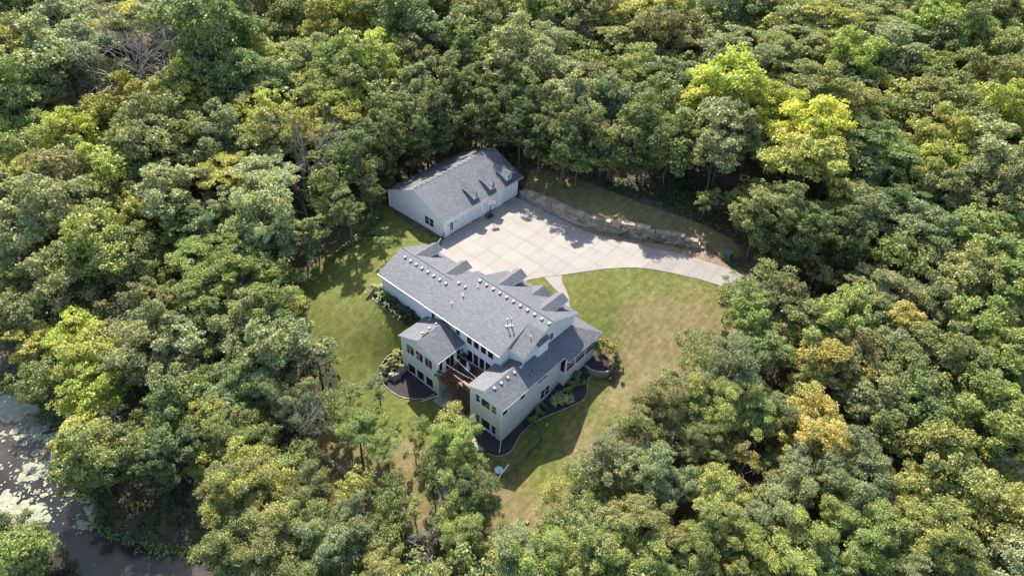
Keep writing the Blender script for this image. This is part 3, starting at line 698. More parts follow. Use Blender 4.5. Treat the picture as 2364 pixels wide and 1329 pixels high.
P_ = lambda x, y: (a[0]+x/q, a[1]+y/q)
dormer(P_(610, 78), None, 4.86, 53.35, zF)
dormer(P_(885, 245), None, 4.86, 53.35, zF)
dormer(P_(1400, 325), None, 5.6, 56.7, zM)
dormer(P_(1790, 550), None, 5.6, 56.5, zM)
# entry gable
tip = at(*P_(1605, 475), 4.61); yc = 42.16
for sgn in (-1, 1):
    xe = 57.42
    mb = MB(); mb.prism([(54.7, yc, 4.62), (tip[0], yc, 4.62), (tip[0], yc+sgn*1.75, 3.52), (57.35, yc+sgn*1.75, 3.52)], (0, 0, -.16), 1, 0); mb.part('entry_gable_roof', [SHINGLE, TRIM], hs)
mb = MB(); mb.prism([(tip[0]-.7, yc-1.5, 2.2), (tip[0]-.7, yc+1.5, 2.2), (tip[0]-.7, yc+1.5, 3.5), (tip[0]-.7, yc, 4.42), (tip[0]-.7, yc-1.5, 3.5)], (-1.2, 0, 0)); mb.part('entry_gable', [SIDING_W], hs)
# windows
for y0, y1 in ((49.88,51.30),(48.18,49.48),(46.40,47.74)):
    window(hs, 'x', 40.2, -1, y0, y1, -1.9, -.28, 1, 0)
    window(hs, 'x', 40.2, -1, y0+.03, y1, -5.62, -3.98, 0, 0, t=.06)
window(hs, 'y', 45.34, -1, 40.45, 41.0, -1.6, 0.0)
window(hs, 'y', 45.34, -1, 41.62, 43.10, -2.36, .02, 1, 0, name='patio_door')
window(hs, 'y', 45.34, -1, 43.62, 44.32, -1.85, 0.0)
for y1, y0 in ((44.60,43.78),(43.54,42.70),(42.46,41.62),(41.38,40.50)):
    window(hs, 'x', 45.04, -1, y0, y1, -2.38, -.32, 0, 0, name='patio_door')
for y1, y0 in ((44.72,43.86),(43.50,42.62),(42.24,41.34),(41.0,40.08)):
    window(hs, 'x', 45.04, -1, y0, y1, .90, 2.36)
window(hs, 'x', 45.04, -1, 50.85, 51.40, .95, 1.95); window(hs, 'x', 45.04, -1, 46.05, 46.70, 1.15, 2.05)
window(hs, 'x', 40.25, -1, 37.88, 38.52, -1.55, -.26, 0, 1); window(hs, 'x', 40.25, -1, 36.15, 37.55, -1.58, -.24)
window(hs, 'x', 40.25, -1, 35.14, 35.81, -1.55, -.24, 0, 1)
window(hs, 'x', 40.25, -1, 36.13, 37.5, -5.58, -4.0); window(hs, 'x', 40.25, -1, 35.1, 35.77, -5.55, -4.02, 0, 1); window(hs, 'x', 40.25, -1, 37.9, 38.5, -5.55, -4.02, 0, 1)
window(hs, 'y', 34.2, -1, 40.42, 41.2, -1.15, -.12); window(hs, 'y', 34.2, -1, 43.65, 44.5, -1.0, -.12)
window(hs, 'y', 34.2, -1, 47.05, 47.85, -.75, -.1); window(hs, 'y', 34.2, -1, 47.97, 48.8, -.75, -.1)
window(hs, 'y', 34.2, -1, 47.93, 48.73, -4.62, -3.0, 0, 1); window(hs, 'y', 34.2, -1, 48.88, 49.68, -4.62, -3.0, 0, 1)
window(hs, 'y', 36.42, -1, 51.85, 52.48, 2.05, 3.1, 0, 1)
# vents
tR = (0, -math.atan(K))
for i in range(8): vent(hs, 48.44, 60.3-i*(60.3-52.03)/7, zR, tR)
for y in (50.5, 49.29): vent(hs, 49.41, y, zR, tR)
for i in range(11): vent(hs, 51.1, 48.15-i*(48.15-36.17)/10, zR, tR)
tM = (math.atan(.42), 0)
for px, py in ((500,1085),(597,1010),(692,932),(787,858),(877,785)):
    p = at(1060+px/6.21, 720+py/6.21, 1.65); vent(hs, p[0], p[1], zW1, tM)
for px, py in ((910,383),(1038,297),(1160,214),(1040,75)):
    p = at(860+px/7.863, 720+py/7.863, 1.95); p[1] = max(p[1], 49.1); vent(hs, p[0], p[1], zL2, (-math.atan(.42), 0), .33)
mb = MB(); mb.bar((40.9,48.84,2.12),(42.1,48.84,2.12), .05); mb.part('ridge_conduit', [BLACK], hs)
# flues and pipes
for x, y in ((48.1,40.55),(48.45,40.15)):
    z0 = zR(x); mb = MB(); mb.bar((x,y,z0-.1),(x,y,z0+1.1), .07, n=10); mb.lathe((x,y,z0+1.1), [(.07,0),(.13,.04),(.13,.16),(.04,.22)]); mb.box(x-.2,x+.2,y-.2,y+.2,z0-.05,z0+.06); mb.part('flue', [VENTM], hs)
for px, py, r in ((745,635,.05),(850,600,.08),(990,560,.06)):
    n_ = at(860+px/4.076, 540+py/4.076, 4.2); x, y = n_[0], n_[1]; z0 = zR(x)
    mb = MB(); mb.bar((x,y,z0-.1),(x,y,z0+.42), r, n=8); mb.bar((x,y,z0-.02),(x,y,z0+.06), r+.06, n=10); mb.part('vent_pipe', [VENTM], hs)
x, y = 48.5, 37.0; mb = MB(); mb.bar((x,y,zE(x)-.1),(x,y,zE(x)+.4), .07, n=8); mb.part('vent_pipe', [VENTM], hs)
x, y = 50.3, 35.2; mb = MB(); mb.bar((x,y,zW1(x,y)-.1),(x,y,zW1(x,y)+.35), .05, n=8); mb.part('vent_pipe', [VENTM], hs)
for x, y in ((46.9,35.1),(46.2,34.9)):
    mb = MB(); mb.bar((x,y,zW1(x,y)-.1),(x,y,zW1(x,y)+.25), .06, n=8); mb.part('vent_pipe', [BLACK], hs)
# gutters and downspouts
def pipe(pts, r=.05, m=WHITEPIPE):
    mb = MB()
    for a_, b_ in zip(pts[:-1], pts[1:]): mb.bar(a_, b_, r, n=4)
    return mb.part('downspout', [m], hs)
pipe([(44.75,38.75,2.75),(44.98,38.72,2.55),(44.98,38.72,.75),(44.6,38.5,.62),(44.2,38.45,.75)])
pipe([(46.3,36.1,3.1),(46.52,36.3,2.9),(46.52,36.3,1.75),(46.1,36.15,1.72)])
pipe([(40.1,34.1,.2),(40.16,34.1,-6.0),(38.9,33.2,-6.1)]); pipe([(40.1,45.4,.2),(40.1,45.3,-6.0),(37.9,46.3,-6.1)])
pipe([(56.98,36.3,3.2),(56.98,36.3,1.5)]); pipe([(45.0,61.6,2.7),(44.95,61.6,-.3)])
for mbp in (((44.52,38.6),(44.52,52.4),2.86), ((44.57,52.5),(44.57,62.0),2.86)):
    mb = MB(); mb.box(mbp[0][0]-.06, mbp[0][0]+.02, mbp[0][1], mbp[1][1], mbp[2]-.07, mbp[2]+.03); mb.part('gutter', [VENTM], hs)
mb = MB(); mb.box(39.95, 51.95, 33.77, 33.84, .34, .43); mb.part('gutter', [VENTM], hs)
mb = MB(); mb.box(39.95, 45.0, 44.96, 45.03, .34, .43); mb.part('gutter', [VENTM], hs)
# corner boards and belt trim
for x, y in ((40.18,45.32),(40.18,52.24),(40.23,34.18),(40.23,39.4)):
    mb = MB(); mb.box(x-.01, x+.13, y-.01, y+.13, -6.6, .35); mb.part('corner_board', [TRIM], hs)
mb = MB(); mb.box(40.165, 40.2, 45.5, 52.2, -2.95, -2.85); mb.part('belt_trim', [SIDING_G], hs)
# meters on the side wall
for k, (x, z, s) in enumerate(((50.2,-4.3,.16),(50.5,-4.05,.13),(50.8,-3.95,.16),(51.2,-3.8,.12),(46.9,-3.1,.12),(44.0,-2.9,.07),(41.9,-2.6,.06))):
    mb = MB(); mb.box(x-s, x+s, 34.05, 34.2, z-s*1.3, z+s*1.3); mb.part('meter_box', [simple('grey_metal', (.35,.38,.38), .5)] if k < 4 else [TRIM], hs)
mb = MB(); mb.bar((50.05,33.2,-5.4),(50.05,33.2,-4.4), .06, n=8); mb.part('utility_pipe', [WHITEPIPE], hs)
mb = MB(); mb.box(44.55, 44.75, 45.2, 45.34, -.85, -.55); mb.part('wall_lamp', [BLACK], hs)

# ---- deck
dk = thing('deck', (43, 42, -6.1), 'reddish wooden deck between the two rear wings with a long stair', 'deck')
y0 = 39.5; mb = MB(); k = 0
nb = 40; W0, W1 = 41.3, 45.0
yb = 39.5; boards = MB()
xx = 41.32
i = 0
while xx < 45.0:
    for ya, yb_ in ((39.5, 41.6+.7*((i*7) % 3)), (41.61+.7*((i*7) % 3), 45.28)): boards.box(xx, min(xx+.138, 45.02), ya, yb_, -2.50, -2.455)
    xx += .146; i += 1
xx = 40.1
while xx < 41.3: boards.box(xx, min(xx+.138, 41.3), 44.75, 45.28, -2.50, -2.455); xx += .146
boards.part('deck_board', [DECK], dk, kind='stuff')
mb = MB(); mb.box(41.24, 41.31, 39.5, 44.75, -2.78, -2.46); mb.box(40.05, 40.1, 44.7, 45.3, -2.78, -2.46); mb.box(40.1, 41.24, 44.70, 44.75, -2.78, -2.52); mb.part('rim_board', [DECK], dk)
for x, y in ((41.35,42.9),(41.35,39.8),(40.12,44.75),(43.4,42.6)):
    mb = MB(); mb.box(x-.07, x+.07, y-.07, y+.07, -6.2, -2.52); mb.part('post', [WOODP], dk)
# railing
for y in (44.55, 43.1, 41.7, 40.3):
    mb = MB(); mb.box(41.24, 41.33, y-.045, y+.045, -2.46, -1.5); mb.part('rail_post', [DECK_X], dk)
mb = MB(); mb.box(41.22, 41.35, 39.5, 44.6, -1.52, -1.48); mb.part('hand_rail', [DECK_X], dk)
mb = MB()
for i in range(34): y = 39.6+i*.146; mb.box(41.275, 41.295, y-.01, y+.01, -2.4, -1.52)
mb.part('baluster', [BLACK], dk, kind='stuff')
# stair: 19 treads falling towards the lawn side
nst = 18; ys, ye, zs, ze = 44.68, 40.2, -2.46, -5.95
for i in range(nst):
    t = (i+1)/nst; y = ys+(ye-ys)*t; z = zs+(ze-zs)*t
    mb = MB(); mb.box(40.22, 41.14, y, y+(ys-ye)/nst*.98, z-.04, z); mb.part('tread', [DECK_X], dk)
for x in (40.14, 41.16):
    mb = MB(); mb.prism([(x,ys,zs-.02),(x,ys,zs-.36),(x,ye,ze-.3),(x,ye,ze+.02)], (.06,0,0)); mb.part('stringer', [DECK_X], dk)
    mb = MB(); mb.bar((x+.03,ys,zs+.92),(x+.03,ye,ze+.92), .035, n=4)
    for t in (0, .33, .66, 1): y = ys+(ye-ys)*t; z = zs+(ze-zs)*t; mb.bar((x+.03,y,z-.1),(x+.03,y,z+.95), .035, n=4)
    mb.part('stair_rail', [DECK_X if x > 41 else BLACK], dk)
# things on the deck
tb = thing('patio_table', (43.1, 42.7, -2.45), 'dark rectangular patio table on the shady deck', 'table')
mb = MB(); mb.box(42.65, 43.5, 41.85, 43.55, -1.76, -1.71); mb.part('table_top', [DARKCLOTH], tb)
for x in (42.72, 43.43):
    for y in (41.92, 43.48): mb = MB(); mb.box(x-.03, x+.03, y-.03, y+.03, -2.45, -1.76); mb.part('leg', [BLACK], tb)
um = thing('patio_umbrella', (43.08, 42.75, -2.45), 'closed pale grey umbrella standing through the dark deck table', 'umbrella')
mb = MB(); mb.bar((43.08,42.75,-2.45),(43.08,42.75,.15), .025, n=8); mb.part('pole', [TRIM], um)
mb = MB(); n = 16; v = []
for rr, zz in ((.03,.12),(.10,0),(.16,-.5),(.24,-1.0),(.30,-1.35)):
    for i in range(n): t = 2*math.pi*i/n; r2 = rr*(1 if i % 2 else .62); v.append((43.08+math.cos(t)*r2, 42.75+math.sin(t)*r2, zz))
mb.add(v, [(k*n+i, k*n+(i+1) % n, (k+1)*n+(i+1) % n, (k+1)*n+i) for k in range(4) for i in range(n)]+[tuple(range(n))]); mb.part('canopy', [FABRIC], um)
ch_lab = ['dark patio chair at the far long side of the deck table', 'dark patio chair at the near long side of the deck table', 'dark patio chair at the left end of the deck table', 'dark patio chair at the right end of the deck table']
def chair(x, y, rz, lab):
    c = thing('patio_chair', (x, y, -2.45), lab, 'chair', 'patio chairs round the deck table'); c.rotation_euler = (0, 0, rz)
    mb = MB(); mb.box(-.25, .25, -.25, .25, .40, .45); obj('seat', mb.me('seat', [DARKCLOTH]), c, (0,0,0), rel=True)
    mb = MB(); mb.box(-.25, .25, .22, .27, .45, .92); obj('backrest', mb.me('backrest', [DARKCLOTH]), c, (0,0,0), rel=True)
    for sx in (-.22, .22):
        for sy in (-.22, .22): mb = MB(); mb.box(sx-.02, sx+.02, sy-.02, sy+.02, 0, .4); obj('leg', mb.me('leg', [BLACK]), c, (0,0,0), rel=True)
chair(43.85, 42.7, R(-90), ch_lab[0]); chair(42.3, 42.6, R(90), ch_lab[1]); chair(43.1, 44.0, 0, ch_lab[2]); chair(43.15, 41.4, R(180), ch_lab[3])
gr = thing('grill', (44.4, 44.75, -2.45), 'large dark covered grill in the corner beside the sliding door', 'grill')
mb = MB(); mb.prism([(44.1,44.3,-2.44),(44.85,44.3,-2.44),(44.85,44.3,-1.45),(44.7,44.3,-1.2),(44.25,44.3,-1.2),(44.1,44.3,-1.45)], (0,.9,0)); mb.part('cover', [DARKCLOTH], gr)
mb = MB(); mb.box(44.02, 44.1, 44.35, 45.1, -1.6, -1.52); mb.part('handle', [BLACK], gr)
bn = thing('deck_bench', (41.6, 41.2, -2.45), 'sunlit orange wooden bench at the open edge of the deck', 'bench')
mb = MB(); mb.box(41.42, 41.78, 40.5, 42.2, -2.06, -2.0); mb.part('seat', [CEDAR], bn)
for y in (40.6, 42.1): mb = MB(); mb.box(41.46, 41.74, y-.04, y+.04, -2.455, -2.06); mb.part('leg', [CEDAR], bn)
# string lights
for k, (A_, B_, lab) in enumerate((((42.6,45.1,.1),(41.9,39.9,.05),'string of small bulbs crossing the middle of the deck'),((43.2,45.1,.1),(43.7,39.9,.0),'string of small bulbs nearest the tall glass doors'),((40.9,45.1,.1),(41.5,39.9,.05),'string of small bulbs along the outer edge of the deck'))):
    s_ = thing('string_light', A_, lab, 'string lights', 'string lights over the deck'); mb = MB(); n = 14; pts = []
    for i in range(n+1):
        t = i/n; pts.append(tuple(A_[j]+(B_[j]-A_[j])*t-(.22*4*t*(1-t) if j == 2 else 0) for j in range(3)))
    for a_, b_ in zip(pts[:-1], pts[1:]): mb.bar(a_, b_, .009, n=4)
    mb.part('cable', [TRIM], s_)
    for p in pts[1:-1:2]: mb = MB(); mb.lathe((p[0],p[1],p[2]-.16), [(.01,0),(.045,.04),(.03,.11),(.015,.16)], n=6); mb.part('bulb', [VENTM], s_)

# ================================================================ DETACHED GARAGE
gg = thing('detached_garage', (68, 70, 0), 'long white detached garage with grey roof and three small dormers at the driveway', 'garage')
KG = (6.1-3.15)/(70.75-64.0)
zGf = lambda x, y: 3.15+KG*(y-64.0)
zGb = lambda x, y: 6.1-KG*(y-70.75)
slope_slab('roof', gg, [(59.42,64.0),(78.5,64.0),(78.5,70.75),(59.42,70.75)], zGf)
slope_slab('roof', gg, [(59.42,70.75),(78.5,70.75),(78.5,77.5),(59.42,77.5)], zGb)
mb = MB(); mb.bar((59.45,70.75,6.07),(78.48,70.75,6.07), .07, n=6); mb.part('ridge_cap', [SHINGLE], gg)
body(gg, [(64.3,-.5),(77.2,-.5),(77.2,3.02),(70.75,5.88),(64.3,3.0)], 'x', 59.65, 77.3, SIDING_W)
FR = 64.12
doors = ((61.95,65.42),(65.72,68.05),(69.55,72.0),(73.4,75.95))
edges = [59.66, 60.9, 61.82]+[v for d in doors for v in d]+[77.29]
mb = MB()
for x0, x1 in ((59.66,60.93),(61.80,61.95),(65.42,65.72),(68.05,69.55),(72.0,73.4),(75.95,77.29)): mb.box(x0, x1, FR, 64.3, -.3, 2.35)
mb.box(59.66, 77.29, FR, 64.3, 2.35, 3.0); mb.part('front_wall', [SIDING_W], gg)
for x0, x1 in doors:
    m_ = MB(); nn = 4
    for k in range(nn): m_.box(x0, x1, 64.20, 64.3, .02+k*.585, .02+k*.585+.565)
    d_ = m_.part('garage_door', [TRIM], gg)
    m_ = MB(); m_.box((x0+x1)/2-.05, (x0+x1)/2+.05, 64.15, 64.20, .75, .85); m_.part('handle', [BLACK], d_)
    m_ = MB(); m_.box(x0-.07, x0, FR-.02, FR+.02, 0, 2.42); m_.box(x1, x1+.07, FR-.02, FR+.02, 0, 2.42); m_.box(x0, x1, FR-.02, FR+.02, 2.35, 2.42); m_.part('door_trim', [TRIM], gg)
m_ = MB(); m_.box(60.93, 61.80, 64.16, 64.3, .03, 2.35); d_ = m_.part('door', [TRIM], gg)
m_ = MB(); m_.box(61.08, 61.65, 64.14, 64.16, .75, 2.18); m_.part('pane', [GLASS], d_)
m_ = MB(); m_.box(61.345, 61.385, 64.12, 64.14, .75, 2.18)
for z in (1.22, 1.7): m_.box(61.08, 61.345, 64.12, 64.14, z-.02, z+.02); m_.box(61.385, 61.65, 64.12, 64.14, z-.02, z+.02)
m_.part('muntin', [TRIM], d_)
for x in (60.55, 62.25, 68.8): 
    m_ = MB(); m_.lathe((x, 64.02, 2.0), [(.10,0),(.12,.04),(.03,.16)], n=8); m_.bar((x,64.02,2.14),(x,64.14,2.2), .025); m_.part('wall_lamp', [LAMPB], gg)
# side windows
for y0_, y1_ in ((66.45,67.35),(67.5,68.4)): window(gg, 'x', 59.65, -1, y0_, y1_, .95, 2.35, 0, 1)
mb = MB(); mb.box(59.5, 59.65, 64.95, 65.1, .6, .75); mb.part('outlet_box', [TRIM], gg)
mb = MB(); mb.box(59.62, 59.70, 64.08, 64.2, -.3, 3.0); mb.part('corner_board', [TRIM], gg)
mb = MB(); mb.bar((59.55,77.1,2.9),(59.58,77.1,-.2), .06, n=4); mb.part('downspout', [WHITEPIPE], gg)
mb = MB(); mb.box(59.42, 78.5, 63.92, 63.99, 2.98, 3.07); mb.part('gutter', [VENTM], gg)
# dormers
for xc in (67.66, 71.62, 75.62):
    zr = 5.35; w = .62; rw_ = .92; k = .75; yf = 64.75; yt = 64.35
    yr = 64.0+(zr-3.15)/KG; ze_ = zr-k*rw_; yee = 64.0+(ze_-3.15)/KG
    for s in (-1, 1):
        mb = MB(); mb.prism([(xc, yr, zr), (xc, yt, zr), (xc+s*rw_, yt, ze_), (xc+s*rw_, yee, ze_)], (0, 0, -.1), 1, 0); mb.part('dormer_roof', [SHINGLE, TRIM], gg)
    zs_ = zr-.12-k*w
    mb = MB(); mb.prism([(xc-w, yf, 3.2), (xc+w, yf, 3.2), (xc+w, yf, zs_), (xc, yf, zr-.12), (xc-w, yf, zs_)], (0, yr-yf-.4, 0)); mb.part('dormer', [SIDING_W], gg)
    window(gg, 'y', yf, -1, xc-.27, xc+.27, 3.72, 4.75, 1, 2, t=.05)
for px, py in ((1475,210),(1405,250),(1338,285),(1268,320),(1200,355),(1130,390),(1060,430),(990,468),(915,508),(838,548),(765,590),(690,625),(610,665)):
    p = at(860+px/5.908, 320+py/5.908, 6.05); vent(gg, min(p[0], 78), 71.3, zGb, (-math.atan(KG), 0), .36)

# ---- basketball hoop
bh = thing('basketball_hoop', (69.0, 63.2, .14), 'portable basketball hoop with dark base in front of the white garage doors', 'hoop')
mb = MB(); mb.prism([(68.35,62.85,.14),(69.5,62.55,.14),(69.8,63.25,.14),(68.65,63.75,.14)], (0,0,.22)); mb.part('base', [BLACK], bh)
mb = MB(); mb.bar((69.2,63.1,.3),(69.1,62.9,3.0), .06, n=8); mb.bar((69.1,62.9,2.9),(68.85,62.45,3.05), .035); mb.bar((69.1,62.9,2.4),(68.85,62.45,2.9), .03); mb.part('pole', [BLACK], bh)
bd = MB(); c0 = Vector((68.85,62.4,3.15)); ux = Vector((.86,-.5,0)).normalized(); fx = Vector((-.5,-.86,0)).normalized()
def qd(mb, c, u, hw, z0, z1, th, m=0): mb.prism([c-u*hw+Vector((0,0,z0)), c+u*hw+Vector((0,0,z0)), c+u*hw+Vector((0,0,z1)), c-u*hw+Vector((0,0,z1))], th, m)
qd(bd, c0, ux, .6, -.38, .38, fx*.04, 0); bd_o = bd.part('backboard', [simple('clear_board', (.62,.60,.60), .15)], bh)
mb = MB(); qd(mb, c0+fx*.05, ux, .62, -.42, -.38, fx*.03); qd(mb, c0+fx*.05, ux, .62, .38, .42, fx*.03); qd(mb, c0+fx*.045, ux, .24, -.24, -.21, fx*.01); qd(mb, c0+fx*.045, ux, .24, .12, .15, fx*.01); mb.part('board_frame', [ORANGE], bh)
mb = MB(); cc = c0+fx*.35+Vector((0,0,-.28)); pr = None
for i in range(15):
    t = 2*math.pi*i/14; q_ = cc+Vector((math.cos(t)*.23, math.sin(t)*.23, 0))
    if pr is not None: mb.bar(pr, q_, .015, n=4)
    pr = q_
mb.part('rim', [ORANGE], bh)
mb = MB()
for i in range(10):
    t = 2*math.pi*i/10; t2 = t+.5; mb.bar(cc+Vector((math.cos(t)*.22, math.sin(t)*.22, 0)), cc+Vector((math.cos(t2)*.13, math.sin(t2)*.13, -.4)), .01, n=3)
mb.part('net', [TRIM], bh)

# ---- fences
def fence(label, px_pts, hgt=1.25, world=None, mat=BLACK, rail_w=.055, posts=2.4):
    P = world if world is not None else [tground(a, b) for a, b in px_pts]
    path = resample([p[:2] for p in P], posts)
    f = thing('metal_fence', (*path[0], tz(*path[0])), label, 'fence', 'fences of the yard')
    for p in path:
        z = tz(*p); mb = MB(); mb.box(p[0]-.035, p[0]+.035, p[1]-.035, p[1]+.035, z-.1, z+hgt+.06); mb.part('post', [mat], f)
    for a_, b_ in zip(path[:-1], path[1:]):
        za, zb = tz(*a_), tz(*b_); d = np.array(b_)-np.array(a_); L = np.linalg.norm(d); n_ = np.array([-d[1], d[0]])/L*rail_w/2
        mb = MB(); mb.prism([(a_[0]-n_[0],a_[1]-n_[1],za+hgt),(b_[0]-n_[0],b_[1]-n_[1],zb+hgt),(b_[0]+n_[0],b_[1]+n_[1],zb+hgt),(a_[0]+n_[0],a_[1]+n_[1],za+hgt)], (0,0,-.04)); mb.part('top_rail', [mat], f)
        mb = MB()
        for k in range(1, int(L/.13)):
            t = k*.13/L; x = a_[0]+d[0]*t; y = a_[1]+d[1]*t; z = za+(zb-za)*t; mb.bar((x,y,z+.08),(x,y,z+hgt-.04), .010, n=3)
        mb.bar((a_[0],a_[1],za+.15),(b_[0],b_[1],zb+.15), .02, n=4); mb.part('pickets', [mat], f, kind='stuff')
    return f
RAILM = simple('glossy_rail', (.16,.15,.15), .22, .1, 3, .6)
fence('black metal fence along the woods left of the rear lawn', [(884,508),(861,527),(838,547),(812,566),(787,588),(762,610)])
fence('short black fence joining the garage corner to the house', None, world=[(59.5,63.95,0),(57.4,62.9,0),(54.1,61.8,0)], posts=1.9)
fence('black metal fence running from the shrub to the shady lawn corner', [(1212,985),(1228,988),(1244,993),(1262,1009),(1238,1034),(1207,1064),(1176,1095),(1146,1128)], posts=2.2)
wf = thing('wooden_fence', tuple(tground(770,1070)), 'weathered wooden rail fence under the thin trees at the lower lawn', 'fence')
P = [tground(a, b) for a, b in [(718,1038),(750,1060),(785,1088),(822,1116)]]; path = resample([p[:2] for p in P], 2.3)
for p in path: z = tz(*p); mb = MB(); mb.box(p[0]-.06, p[0]+.06, p[1]-.06, p[1]+.06, z-.1, z+1.3); mb.part('post', [WOODP], wf)
for a_, b_ in zip(path[:-1], path[1:]):
    for hh in (.35, .8, 1.22):
        za, zb = tz(*a_)+hh, tz(*b_)+hh; mb = MB(); d = np.array(b_)-np.array(a_); n_ = np.array([-d[1], d[0]])/np.linalg.norm(d)*.07
        mb.prism([(a_[0]-n_[0],a_[1]-n_[1],za),(b_[0]-n_[0],b_[1]-n_[1],zb),(b_[0]+n_[0],b_[1]+n_[1],zb),(a_[0]+n_[0],a_[1]+n_[1],za)], (0,0,-.05)); mb.part('rail', [WOODP], wf)
wb = thing('fence_glint', tuple(tground(1160,1095)), 'added white bar painted as sun glint on the black fence end', 'plank')  # white bar added to paint the sun glint on the fence's top rail
A_ = tground(1147,1112); B_ = tground(1174,1086); mb = MB(); mb.bar((A_[0],A_[1],A_[2]+.5),(B_[0],B_[1],B_[2]+1.35), .09, n=4); mb.part('plank', [TRIM], wb)
mb = MB(); mb.bar((A_[0],A_[1],A_[2]),(A_[0],A_[1],A_[2]+.55), .05, n=4); mb.part('glint_prop', [WOODP], wb)

# ---- curved block planter on the right of the porch
c0 = ground(1392, 838); pl = thing('block_planter', tuple(c0), 'curved retaining planter of tan blocks at the front right porch corner', 'planter')
ppx = zp((1200,800), 6.646, [(1000,275),(1050,330),(1120,365),(1200,388),(1290,392),(1370,365),(1420,310),(1450,240)])
pp = [at(a, b, -3.6)[:2] for a, b in ppx]; pth = resample(smooth(pp, 5, closed=False), .42)
for c in range(4):
    for i, (a_, b_) in enumerate(zip(pth[:-1], pth[1:])):
        d = np.array(b_)-np.array(a_); m = (np.array(a_)+np.array(b_))/2+(d*.5 if c % 2 else 0); o = obj('wall_block', CURBM[i % 5], pl, (m[0], m[1], -4.5+.26*c+.13), (0, 0, math.atan2(d[1], d[0]))); o.scale = (np.linalg.norm(d)*.97, .3, .25)
PLP = [tuple(p) for p in pth]+[(60.2,34.5),(58.7,33.4)]
me = mesh('planter_soil', [(p[0], p[1], -3.62) for p in PLP], [tuple(range(len(PLP)))], [MULCH]); obj('planter_soil', me, pl)
# boulders in the left bed
bl = zp((870,780), 7.817, [(520,560),(490,590),(455,615),(430,650),(400,690),(365,715),(325,745),(290,735),(262,722)])
SB = [mesh('boulder', [(x*(1+.2*random.uniform(-1,1)), y*(1+.2*random.uniform(-1,1)), z*(1+.2*random.uniform(-1,1))) for x, y, z in [(-.5,-.35,0),(.5,-.4,0),(.55,.35,0),(-.45,.4,0),(-.42,-.3,.6),(.4,-.32,.62),(.45,.3,.58),(-.4,.3,.62)]], [(0,3,2,1),(4,5,6,7),(0,1,5,4),(1,2,6,5),(2,3,7,6),(3,0,4,7)], [CURB]) for _ in range(4)]
bw = thing('boulder_wall', (*tground(*bl[4])[:2], -6.1), 'low L-shaped ledge of tan boulders in the left wing mulch bed', 'wall')
for i, (a, b) in enumerate(bl):
    for kz in range(2): p = tground(a, b); o = obj('boulder', SB[(i+kz) % 4], bw, (p[0]+random.uniform(-.1,.1), p[1]+random.uniform(-.1,.1), p[2]+.05+kz*.42), (0,0,random.uniform(0,3))); o.scale = (.85,.75,.8)
bb = thing('boulder_wall', tuple(tground(1122,1032)), 'sunlit tan boulders between the big tree and the right wing', 'wall')
for i, (a, b) in enumerate([(1093,1022),(1098,1030),(1104,1036),(1109,1041)]): p = tground(a, b); o = obj('boulder', SB[i % 4], bb, (p[0],p[1],p[2]+.08), (0,0,i*.7)); o.scale = (.9,.7,.7)
ps = thing('stepping_slab', tuple(tground(884,664)), 'pale stone slabs at the left end of the long rear wall', 'slab')
for a, b in ((882,662),(885,668),(887,675)): p = tground(a, b); mb = MB(); mb.box(p[0]-.7,p[0]+.5,p[1]-.35,p[1]+.35,p[2]+.12,p[2]+.3); mb.part('stone_slab', [CURB], ps)
# small things
p = tground(1680,592); gb = thing('utility_cabinet', tuple(p), 'green metal utility cabinet in the shade beyond the retaining wall', 'cabinet')
mb = MB(); mb.box(p[0]-.6,p[0]+.6,p[1]-.55,p[1]+.55,p[2],p[2]+.9); mb.part('cabinet_body', [GREENBOX], gb); mb = MB(); mb.box(p[0]-.64,p[0]+.64,p[1]-.59,p[1]+.59,p[2]+.9,p[2]+.98); mb.part('lid', [GREENBOX], gb)
p = tground(1262,986); sg = thing('yard_sign', tuple(p), 'small pale blue yard sign standing on the shady lawn', 'sign')
mb = MB(); mb.bar((p[0],p[1],p[2]),(p[0],p[1],p[2]+.5), .015); mb.part('stake', [BLACK], sg); mb = MB(); mb.box(p[0]-.22,p[0]+.22,p[1]-.02,p[1]+.02,p[2]+.35,p[2]+.75); mb.part('panel', [simple('pale_blue_panel', (.5,.65,.72), .4)], sg); 
p = tground(1151,1091); um2 = thing('saucer_swing', tuple(p), 'round pale teal disc hanging beside the big tree', 'swing')
mb = MB(); mb.lathe((p[0],p[1],p[2]+.55), [(.05,0),(.5,.02),(.55,.08),(.5,.12),(.05,.08)], n=18); mb.part('disc', [TEAL], um2)
for k in range(3): t = k*2.09; mb = MB(); mb.bar((p[0]+math.cos(t)*.5,p[1]+math.sin(t)*.5,p[2]+.6),(p[0],p[1],p[2]+2.6), .012, n=3); mb.part('rope', [DARKCLOTH], um2)
p = tground(1052,1064); um3 = thing('garden_table', tuple(p), 'white round garden table mostly hidden beneath the big bright tree', 'table')
mb = MB(); mb.lathe((p[0],p[1],p[2]+.7), [(.5,0),(.52,.03),(.5,.06)], n=20); mb.part('table_top', [VENTM], um3); mb = MB(); mb.bar(tuple(p),(p[0],p[1],p[2]+.7), .06); mb.part('leg', [VENTM], um3)
for (px_, py_, lab) in ((1217,1207,'small white rock on the dry lawn strip near the bottom'),(1701,808,'white rock on the bare lawn at the right edge'),(1829,905,'bleached pale rock pile in the gap among the right trees')):
    p = tground(px_, py_); rk = obj('rock', SB[1], None, (p[0],p[1],p[2]), label=lab, cat='rock', group='white rocks on the grass'); rk.scale = (.5,.5,.45)
